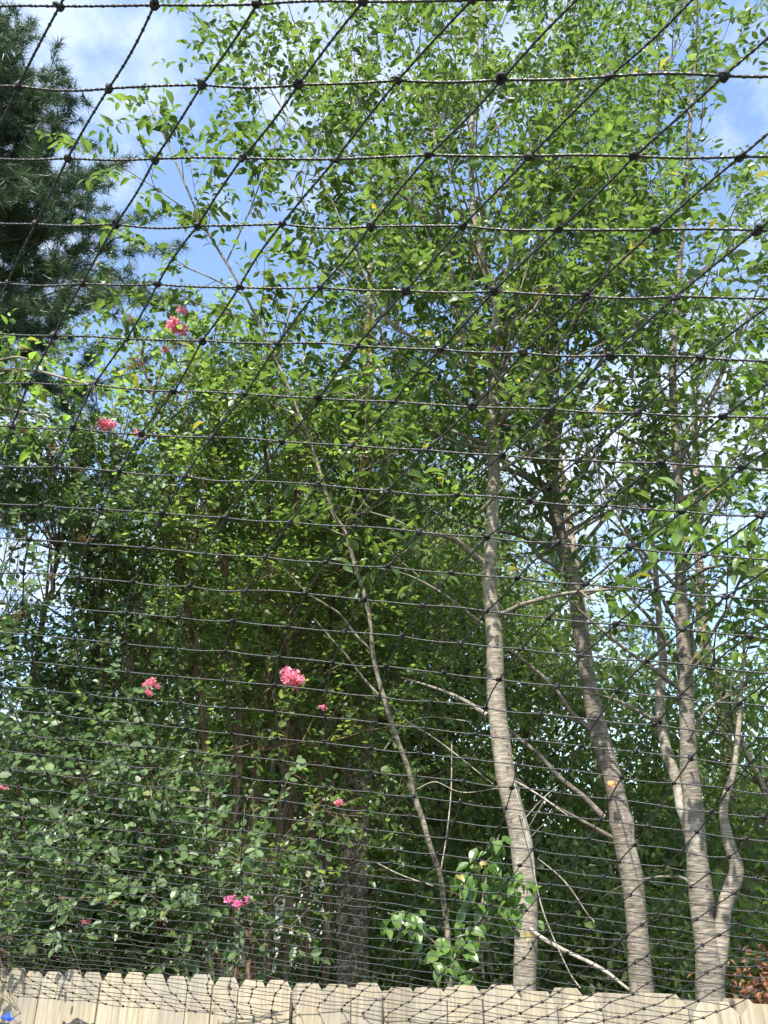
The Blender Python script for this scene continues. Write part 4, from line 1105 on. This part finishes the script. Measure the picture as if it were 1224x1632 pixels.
for a in ((470, 1081, 5.75, 40), (280, 523, 5.3, 36), (262, 556, 5.75, 14), (410, 543, 5.9, 12), (245, 1088, 5.5, 18), (220, 690, 5.4, 14), (518, 1128, 5.8, 12), (540, 1278, 6.0, 15), (238, 1104, 5.5, 13), (300, 575, 5.75, 9), (437, 618, 5.9, 10)):
    flower(mA, *a)
for a in ((205, 508, 5.4, 22), (215, 578, 5.45, 22), (270, 480, 5.7, 10), (135, 795, 5.3, 14), (132, 858, 5.3, 18), (350, 735, 5.7, 14), (500, 1285, 6.0, 12), (345, 640, 5.8, 13)): flower(mA, *a, kind='faded')
mB = myrtle(5.7, [
    ([(40, 1530, 14), (35, 1400, 13), (30, 1280, 12), (40, 1150, 11), (60, 1030, 9), (90, 900, 8), (110, 780, 6), (120, 690, 4)], 5.9, 5.5),
    ([(10, 1530, 12), (-20, 1400, 11), (-40, 1250, 10), (-50, 1100, 9), (-45, 1060, 7), (-30, 1020, 4)], 5.9, 5.5),
    ([(80, 1530, 12), (110, 1400, 12), (140, 1290, 11), (165, 1180, 10), (160, 1060, 8), (150, 960, 7), (130, 860, 5)], 5.9, 5.6),
    ([(-60, 1530, 12), (-140, 1350, 11), (-200, 1150, 9), (-210, 950, 7), (-170, 800, 5), (-80, 710, 4), (20, 650, 3)], 5.6, 5.0)],
    'pale-leaved crape myrtle filling the far left above the fence, with small faded flower heads',
    [(60, 1060, 5.5, 7), (130, 1120, 5.6, 6), (40, 1180, 5.5, 7), (150, 1220, 5.6, 7), (60, 1290, 5.2, 9), (130, 1330, 5.2, 9), (30, 1380, 5.1, 8), (180, 1390, 5.2, 7), (90, 1440, 5.1, 8), (40, 1500, 5.0, 7), (140, 1500, 5.0, 6),
     (140, 890, 5.4, 5), (70, 740, 5.2, 9), (20, 700, 5.1, 9), (110, 720, 5.3, 8), (150, 800, 5.4, 7), (140, 840, 5.4, 6), (210, 1460, 5.1, 6), (150, 960, 5.5, 5), (10, 1070, 5.4, 6)], dict(kw, size=0.054, face=(-.1, -.75, .75), tw_m=12, K=9), 220, 30, mat='myrtle_leaf', cull=gap)
for a in ((375, 1440, 5.2, 26, 'magenta'),): pass
for a in ((165, 676, 5.3, 26), (8, 1254, 4.95, 12), (137, 1470, 4.9, 12)): flower(mB, *a)
for a in ((86, 714, 5.2, 24), (40, 690, 5.1, 16), (120, 745, 5.2, 14), (38, 552, 5.2, 14), (24, 980, 5.3, 26), (86, 918, 5.3, 12)): flower(mB, *a, kind='faded')
mC = myrtle(7.0, [
    ([(455, 1545, 14), (462, 1420, 13), (462, 1300, 12), (470, 1200, 11), (480, 1080, 9), (490, 960, 7), (500, 840, 5)], 7.0, 6.9),
    ([(485, 1545, 12), (490, 1400, 12), (505, 1280, 10), (512, 1180, 9), (520, 1060, 7), (530, 950, 5)], 7.1, 7.0),
    ([(520, 1545, 11), (525, 1430, 10), (520, 1320, 9), (535, 1200, 8), (545, 1080, 6)], 7.2, 7.2),
    ([(430, 1545, 11), (428, 1420, 11), (415, 1290, 10), (405, 1180, 9), (395, 1060, 7), (390, 930, 5)], 7.0, 6.9)],
    'shaded crape myrtle with several thin straight stems close beside the thick pine trunk',
    [(470, 1000, 6.9, 6), (520, 960, 7.0, 5), (540, 1110, 7.0, 5), (420, 1010, 6.9, 5), (480, 1320, 6.9, 4), (560, 900, 7.1, 5), (500, 860, 6.9, 5), (570, 1090, 7.0, 7), (585, 1020, 7.0, 7), (570, 950, 7.0, 6), (590, 860, 7.0, 6), (575, 780, 7.0, 6), (600, 700, 7.0, 5)], dict(kw, size=0.058), 100, 18)
mD = myrtle(5.3, [
    ([(300, 1550, 9), (305, 1500, 8), (325, 1470, 7), (350, 1455, 5), (372, 1446, 3)], 5.3, 5.0),
    ([(265, 1555, 9), (250, 1500, 8), (262, 1450, 6), (280, 1400, 4)], 5.3, 5.1),
    ([(215, 1555, 8), (190, 1510, 7), (165, 1460, 6), (130, 1430, 4), (70, 1418, 3)], 5.3, 5.0)],
    'low leafy crape myrtle just over the fence carrying one magenta bloom', 
    [(340, 1485, 5.0, 7), (280, 1490, 5.0, 6), (225, 1520, 5.0, 4), (300, 1525, 5.0, 4), (375, 1500, 5.05, 3)], dict(kw, size=0.056, face=(-.1, -.75, .75)), 160, 8, (0.25, 0.6), mat='myrtle_leaf')
flower(mD, 375, 1440, 4.72, 22, 'magenta', 'magenta bloom')
flower(mD, 394, 1443, 5.0, 7, 'faded')
for a in ((180, 1440, 5.0, 16),): flower(mD, *a, kind='faded')

# overhanging leafy branch at the left, nearer than the myrtles
root = empty('cherry_tree', (at(-150, 1560, 4.9)[0], 5.2, 0), 'tree outside the left edge whose leafy bough droops into view below the dark pine', 'tree', GC)
P = spline(np.array([np.array(root.location), at(-160, 1100, 5.2), at(-140, 800, 5.0), at(-110, 640, 4.8)]), 24); r = np.linspace(.05, .02, 24); trunk_mesh(root, P, r, M['cherry_bark'], 10)
lb = []
for q in ([(-110, 640, 10), (-60, 605, 8), (0, 590, 6), (60, 592, 5), (110, 605, 4), (150, 615, 3)], [(-60, 605, 6), (-20, 640, 5), (30, 655, 4), (80, 665, 3)], [(-80, 620, 6), (-30, 585, 5), (20, 570, 4), (45, 572, 3)]):
    q = px_path(q, 4.7, 4.4); limb_part(root, *q, M['cherry_bark']); lb.append(q)
finish_tree(root, lb, M['cherry_bark'], leaf='bright_leaf', key='bright', per_m=3, L2=(.2, .4), tw_m=8, K=7, tl=(.15, .3), size=0.1, singles=120, start=0.25)

# ------------------------------------------------------------------ broad-leaved vine in front of the pale trunk
root = empty('vine_sapling', (at(775, 1560, 4.3)[0], 4.3, 0), 'broad-leaved green sapling growing against the foot of the palest trunk', 'plant')
LV = []
WIDE8 = (LEAF14[0] * np.array([1, 1.3, 1.3]), LEAF14[1], LEAF14[2])
for q in ([(770, 1560, 7), (765, 1480, 6), (772, 1420, 6), (782, 1370, 5), (796, 1330, 3)], [(770, 1500, 5), (745, 1490, 4), (725, 1495, 3)], [(775, 1470, 5), (810, 1450, 4), (835, 1440, 3)], [(768, 1520, 5), (720, 1530, 4), (690, 1500, 4), (650, 1470, 3), (618, 1455, 3)], [(770, 1540, 5), (735, 1550, 4), (720, 1545, 3)],
          [(775, 1400, 4), (750, 1400, 3), (735, 1410, 2)], [(772, 1430, 4), (805, 1405, 3), (830, 1400, 2)]):
    P, r = px_path(q, 4.3, 4.15); limb_part(root, P, r * .7, M['thin_bark'], 'stem')
    n_ = max(10, int(len(P) * 2.0)); t = rng.uniform(0.3, 1, n_); A = np.array([spine_at(P, r, x)[0] for x in t]) + rng.normal(size=(n_, 3)) * 0.035
    d = rng.normal(size=(n_, 3)); d[:, 2] = -np.abs(d[:, 2]) * .7 - .35; d[:, 1] -= 0.3
    LV.append([A, d, np.array([0, -.55, 1.0]) + .35 * rng.normal(size=(n_, 3)), rng.uniform(.05, .092, n_)])
hang_foliage(root, cat(LV), WIDE8, M['vine_leaf'], 'vine', 220)

# ------------------------------------------------------------------ trees and shrubs behind
def leafy(root, centres, rad, per, size, mat, key, tpl=LEAF4, singles=0, flat=0.7, cull=None, tint=0.0):
    n = len(centres); c = np.repeat(centres, per, 0); g_ = rng.normal(size=(n * per, 3)) * np.repeat(rad, per)[:, None] * np.array([1, 1, flat])
    pos = c + g_; d = nrm(g_ + 0.4 * rng.normal(size=g_.shape)); d[:, 2] -= 0.45
    nr = np.array([0, -.35, 1.0]) + 0.55 * rng.normal(size=g_.shape)
    hang_foliage(root, [pos, d, nr, size * rng.uniform(.65, 1.15, n * per)], tpl, M[mat], key, singles, cull, bright=tint)

def back_tree(px, Y, z0, z1, rad, ncl, per, label, name='broadleaf_tree', size=0.135, mat='back_leaf', cr=0.34, group='trees in the wood behind the fence', trunk_r=0.09, shell=0.45, cull=None, cat_='tree'):
    x0 = at(px, 1400, Y)[0]
    root = empty(name, (x0, Y, 0), label, cat_, group)
    zt = z0 + 0.8 * (z1 - z0)
    P = spline(np.array([[x0, Y, 0], [x0 + rng.normal() * .15, Y, zt * .5], [x0 + rng.normal() * .2, Y, zt]]), 20); r = np.linspace(trunk_r, .02, 20)
    trunk_mesh(root, P, r, M['brown_bark'], 9)
    ncl = int(ncl * 1.3); per = int(per * 1.15)
    u = rng.normal(size=(ncl, 3)); u = nrm(u) * (shell + (1 - shell) * rng.random((ncl, 1))) ** 0.6
    h = (z1 - z0) / 2
    C = np.array([x0, Y, z0 + h]) + u * np.array([rad, rad, h]) * (1 + .12 * rng.normal(size=(ncl, 1)))
    C = C[C[:, 2] > 0.15]
    mb = MB()
    for c in C[::3]:
        q = int(np.clip((c[2] - 0.5 * np.hypot(c[0] - x0, c[1] - Y)) / zt, .08, 1) * 19); b = P[q]
        s = spline(np.array([b, (b + c) / 2 + np.array([0, 0, .1]), c]), 5); tube(mb, s, np.linspace(.02, .005, 5), 4)
    mb.build('branches', M['twig'], root, smooth=True, kind='stuff')
    leafy(root, C, np.full(len(C), cr) * rng.uniform(.6, 1.25, len(C)), per, size, mat, 'back', flat=.55, cull=cull)
    return root

back_tree(300, 11.5, 2.6, 7.6, 2.3, 190, 62, 'dark bushy tree behind the middle crape myrtle stems')
back_tree(520, 12.5, 3.4, 9.2, 2.4, 170, 56, 'tall light-leaved tree filling the space behind the pine trunk', mat='light_leaf')
back_tree(690, 11.0, .5, 8.2, 2.2, 170, 56, 'feathery light green tree behind the bare sapling', mat='light_leaf')
back_tree(600, 7.8, 3.7, 8.6, 1.5, 110, 70, 'bright airy tree leafing out in front of the pine trunk top', size=.085, mat='light_leaf', cr=.3, trunk_r=.03)
back_tree(400, 8.6, 4.2, 8.6, 1.7, 120, 70, 'bright leafy tree behind the tallest crape myrtle shoots', size=.085, mat='light_leaf', cr=.3, trunk_r=.035)
back_tree(850, 12.0, .5, 7.4, 2.1, 190, 62, 'dark tree between and behind the two left cherry trunks')
back_tree(1000, 13.5, .4, 4.6, 2.0, 120, 60, 'low light green tree seen under the gap of sky right of the leaning trunk')
back_tree(1190, 12.5, .4, 4.3, 2.2, 90, 50, 'yellow-green tree behind the crooked forked stem', mat='light_leaf')
back_tree(80, 12.5, .4, 5.4, 2.3, 140, 60, 'dark tree low behind the pale-leaved crape myrtle')
back_tree(-120, 11.5, .4, 5.0, 2.2, 120, 60, 'dark tree behind the far left end of the fence')
back_tree(1250, 9.5, 1.2, 5.6, 1.5, 70, 55, 'small tree at the right edge behind the brown pine trunk')
back_tree(620, 17, 1, 13.5, 3.2, 170, 60, 'tall tree far back that tops the middle of the wood', size=.15, cr=.5)
back_tree(760, 20, 2, 15.5, 3.2, 170, 60, 'farthest tall tree seen through the crown of the palest tree', size=.17, cr=.55)
back_tree(420, 19, 2, 13.0, 3.0, 150, 60, 'farthest tree behind the top of the crape myrtles', size=.16, cr=.5)
back_tree(1120, 18, 1, 8.5, 2.6, 100, 60, 'pale far tree through the branches at right', size=.16, cr=.5)
sh = [(30, 8.2, 2.6, 1.3), (180, 8.8, 2.3, 1.2), (330, 9.4, 1.9, 1.2), (480, 10.0, 2.0, 1.1), (620, 9.6, 3.0, 1.1), (740, 7.6, 2.6, 1.0), (870, 8.0, 2.9, 1.1), (980, 7.4, 2.5, 1.0), (1100, 7.8, 2.5, 1.0), (1230, 7.2, 2.4, 1.0)]
nm = ['at the far left behind the pale crape myrtle', 'behind the low leafy crape myrtle', 'behind the brown crape myrtle stems', 'left of the pine trunk', 'right of the pine trunk', 'behind the broad-leaved sapling', 'just right of the palest trunk', 'behind the leaning trunk', 'behind the forked tree', 'at the right edge behind the crooked stem']
for (px, Y, h, rd), w_ in zip(sh, nm):
    back_tree(px, Y, -0.3, h, rd, 62, 60, 'green undergrowth shrub ' + w_, 'shrub', random.choice((.07, .09, .11)), random.choice(('back_leaf', 'light_leaf', 'myrtle_green')), .26, 'shrubs under the trees', .03, .3, cat_='shrub')

# ------------------------------------------------------------------ glimpses of buildings
def house(x0, x1, Y, zt, label, mat, name, group=None):
    root = empty(name, ((x0 + x1) / 2, Y, 0), label, 'house')
    mb = MB(); box(mb, ((x0 + x1) / 2, Y + 2.6, zt / 2), x1 - x0 - .04, 5, zt); mb.build('wall', M[mat], root)
    z = .1; k = 0
    while z < zt - .1:
        mb = MB(); box(mb, ((x0 + x1) / 2, Y + .08, z + .09), x1 - x0, .03, .178, ay=np.array([0, math.cos(.06), math.sin(.06)])); mb.build('plank', M[mat], root); z += .182; k += 1
    for xw, zw in [(x, z_) for x in np.arange(x0 + 1.4, x1 - 1, 2.6) for z_ in ((1.75, 4.5) if zt > 5 else (1.75,))]:
        mb = MB()
        for dx_, dz_, sx, sz in ((-.48, 0, .09, 1.4), (.48, 0, .09, 1.4), (0, .68, .88, .09), (0, -.68, .88, .09), (0, 0, .87, .04)): box(mb, (xw + dx_, Y + .02, zw + dz_), sx, .08, sz)
        w = mb.build('window', M['trim'], root)
        mb = MB(); box(mb, (xw, Y + .03, zw), .87, .03, 1.27); g2 = mb.build('pane', M['glass'], None); g2.parent = w
    mb = MB()
    V = np.array([[x0 - .4, Y - .5, zt], [x1 + .4, Y - .5, zt], [x1 + .4, Y + 5.7, zt], [x0 - .4, Y + 5.7, zt], [x0 - .4, Y + 2.6, zt + 1.3], [x1 + .4, Y + 2.6, zt + 1.3]])
    mb.add(V, [[0, 1, 5, 4], [2, 3, 4, 5], [3, 2, 1, 0]], [[0, 4, 3], [1, 2, 5]]); mb.build('roof', M['shingle'], root)
house(-9.0, -1.2, 21.5, 6.0, 'white-sided house glimpsed in bright specks through the stems at left', 'siding', 'house')
house(7.4, 13.0, 19.0, 3.2, 'pale house glimpsed through the leaves right of the forked tree', 'siding', 'house')
back_tree(1205, 5.6, 1.05, 2.0, .34, 22, 34, 'dry rust-brown shrub showing over the fence at the right edge', 'shrub', .06, 'rust_leaf', .12, 'shrubs under the trees', .012, .2, cat_='shrub')

# the far-off wood that closes the view
mb = MB(); nW = 95000
xx = rng.uniform(-34, 34, nW); top = 6.2 + 1.1 * np.sin(xx * .7) + .8 * np.sin(xx * 1.9 + 1) + .5 * np.sin(xx * 4.3)
zz_ = top * rng.random(nW) ** .75; pos = np.stack([xx, 27 + 2.0 * rng.random(nW) + .8 * np.sin(xx * 2.2 + zz_ * 1.7), zz_], -1)
d = rng.normal(size=(nW, 3)); d[:, 2] -= .4
put_leaves(mb, LEAF4, pos, d, np.array([0, -.4, 1.0]) + .6 * rng.normal(size=(nW, 3)), rng.uniform(.22, .42, nW), np.clip(rng.beta(2, 2.4, nW), 0, 1))
tag(mb.build('far_wood', M['back_leaf']), 'far-off belt of dark trees closing the view low behind everything', 'wood', kind='stuff')

# ------------------------------------------------------------------ what lies against the foot of the net at lower left
root_p = at(70, 1640, 2.6)
mb = MB(); nu, nv = 46, 14
uu, vv = np.meshgrid(np.linspace(-1, 1, nu), np.linspace(0, math.pi, nv))
A_ = at(-160, 1668, 2.5); B_ = at(330, 1690, 2.5)
V = A_[None, None] + (B_ - A_)[None, None] * ((uu + 1) / 2)[..., None]
env = np.sqrt(np.clip(1 - uu ** 6, 0, 1)) * (0.055 + .014 * np.sin(uu * 9) + .009 * rng.normal(size=uu.shape))
V = V + np.stack([0 * uu, -np.cos(vv) * env * 1.3, np.sin(vv) * env], -1)
b0 = (np.arange(nv - 1)[:, None] * nu + np.arange(nu - 1)[None]).ravel()
mb.add(V.reshape(-1, 3), np.stack([b0, b0 + 1, b0 + 1 + nu, b0 + nu], -1))
C_ = (A_ + B_) / 2
hp = empty('garden_wall', (C_[0], C_[1], 0), 'rough dark garden wall top just showing at the lower left corner with a blue scrap on it', 'wall')
mb.build('rubble_top', M['heap'], hp, smooth=False)
mb = MB(); box(mb, (C_[0], C_[1], C_[2] / 2), np.linalg.norm(B_ - A_) * .98, .12, C_[2]); mb.build('wall_body', M['heap'], hp)
bp = at(14, 1622, 2.47)
bl = empty('blue_scrap', bp, 'small crumpled blue scrap lying at the lower left corner', 'scrap')
mb = MB(); V = bp + rng.normal(size=(9, 3)) * np.array([.011, .008, .006]); mb.add(V, T=[[0, 1, 2], [2, 3, 4], [4, 5, 6], [6, 7, 8], [1, 3, 5], [0, 4, 8], [2, 6, 7]]); mb.build('film', M['blue'], bl)
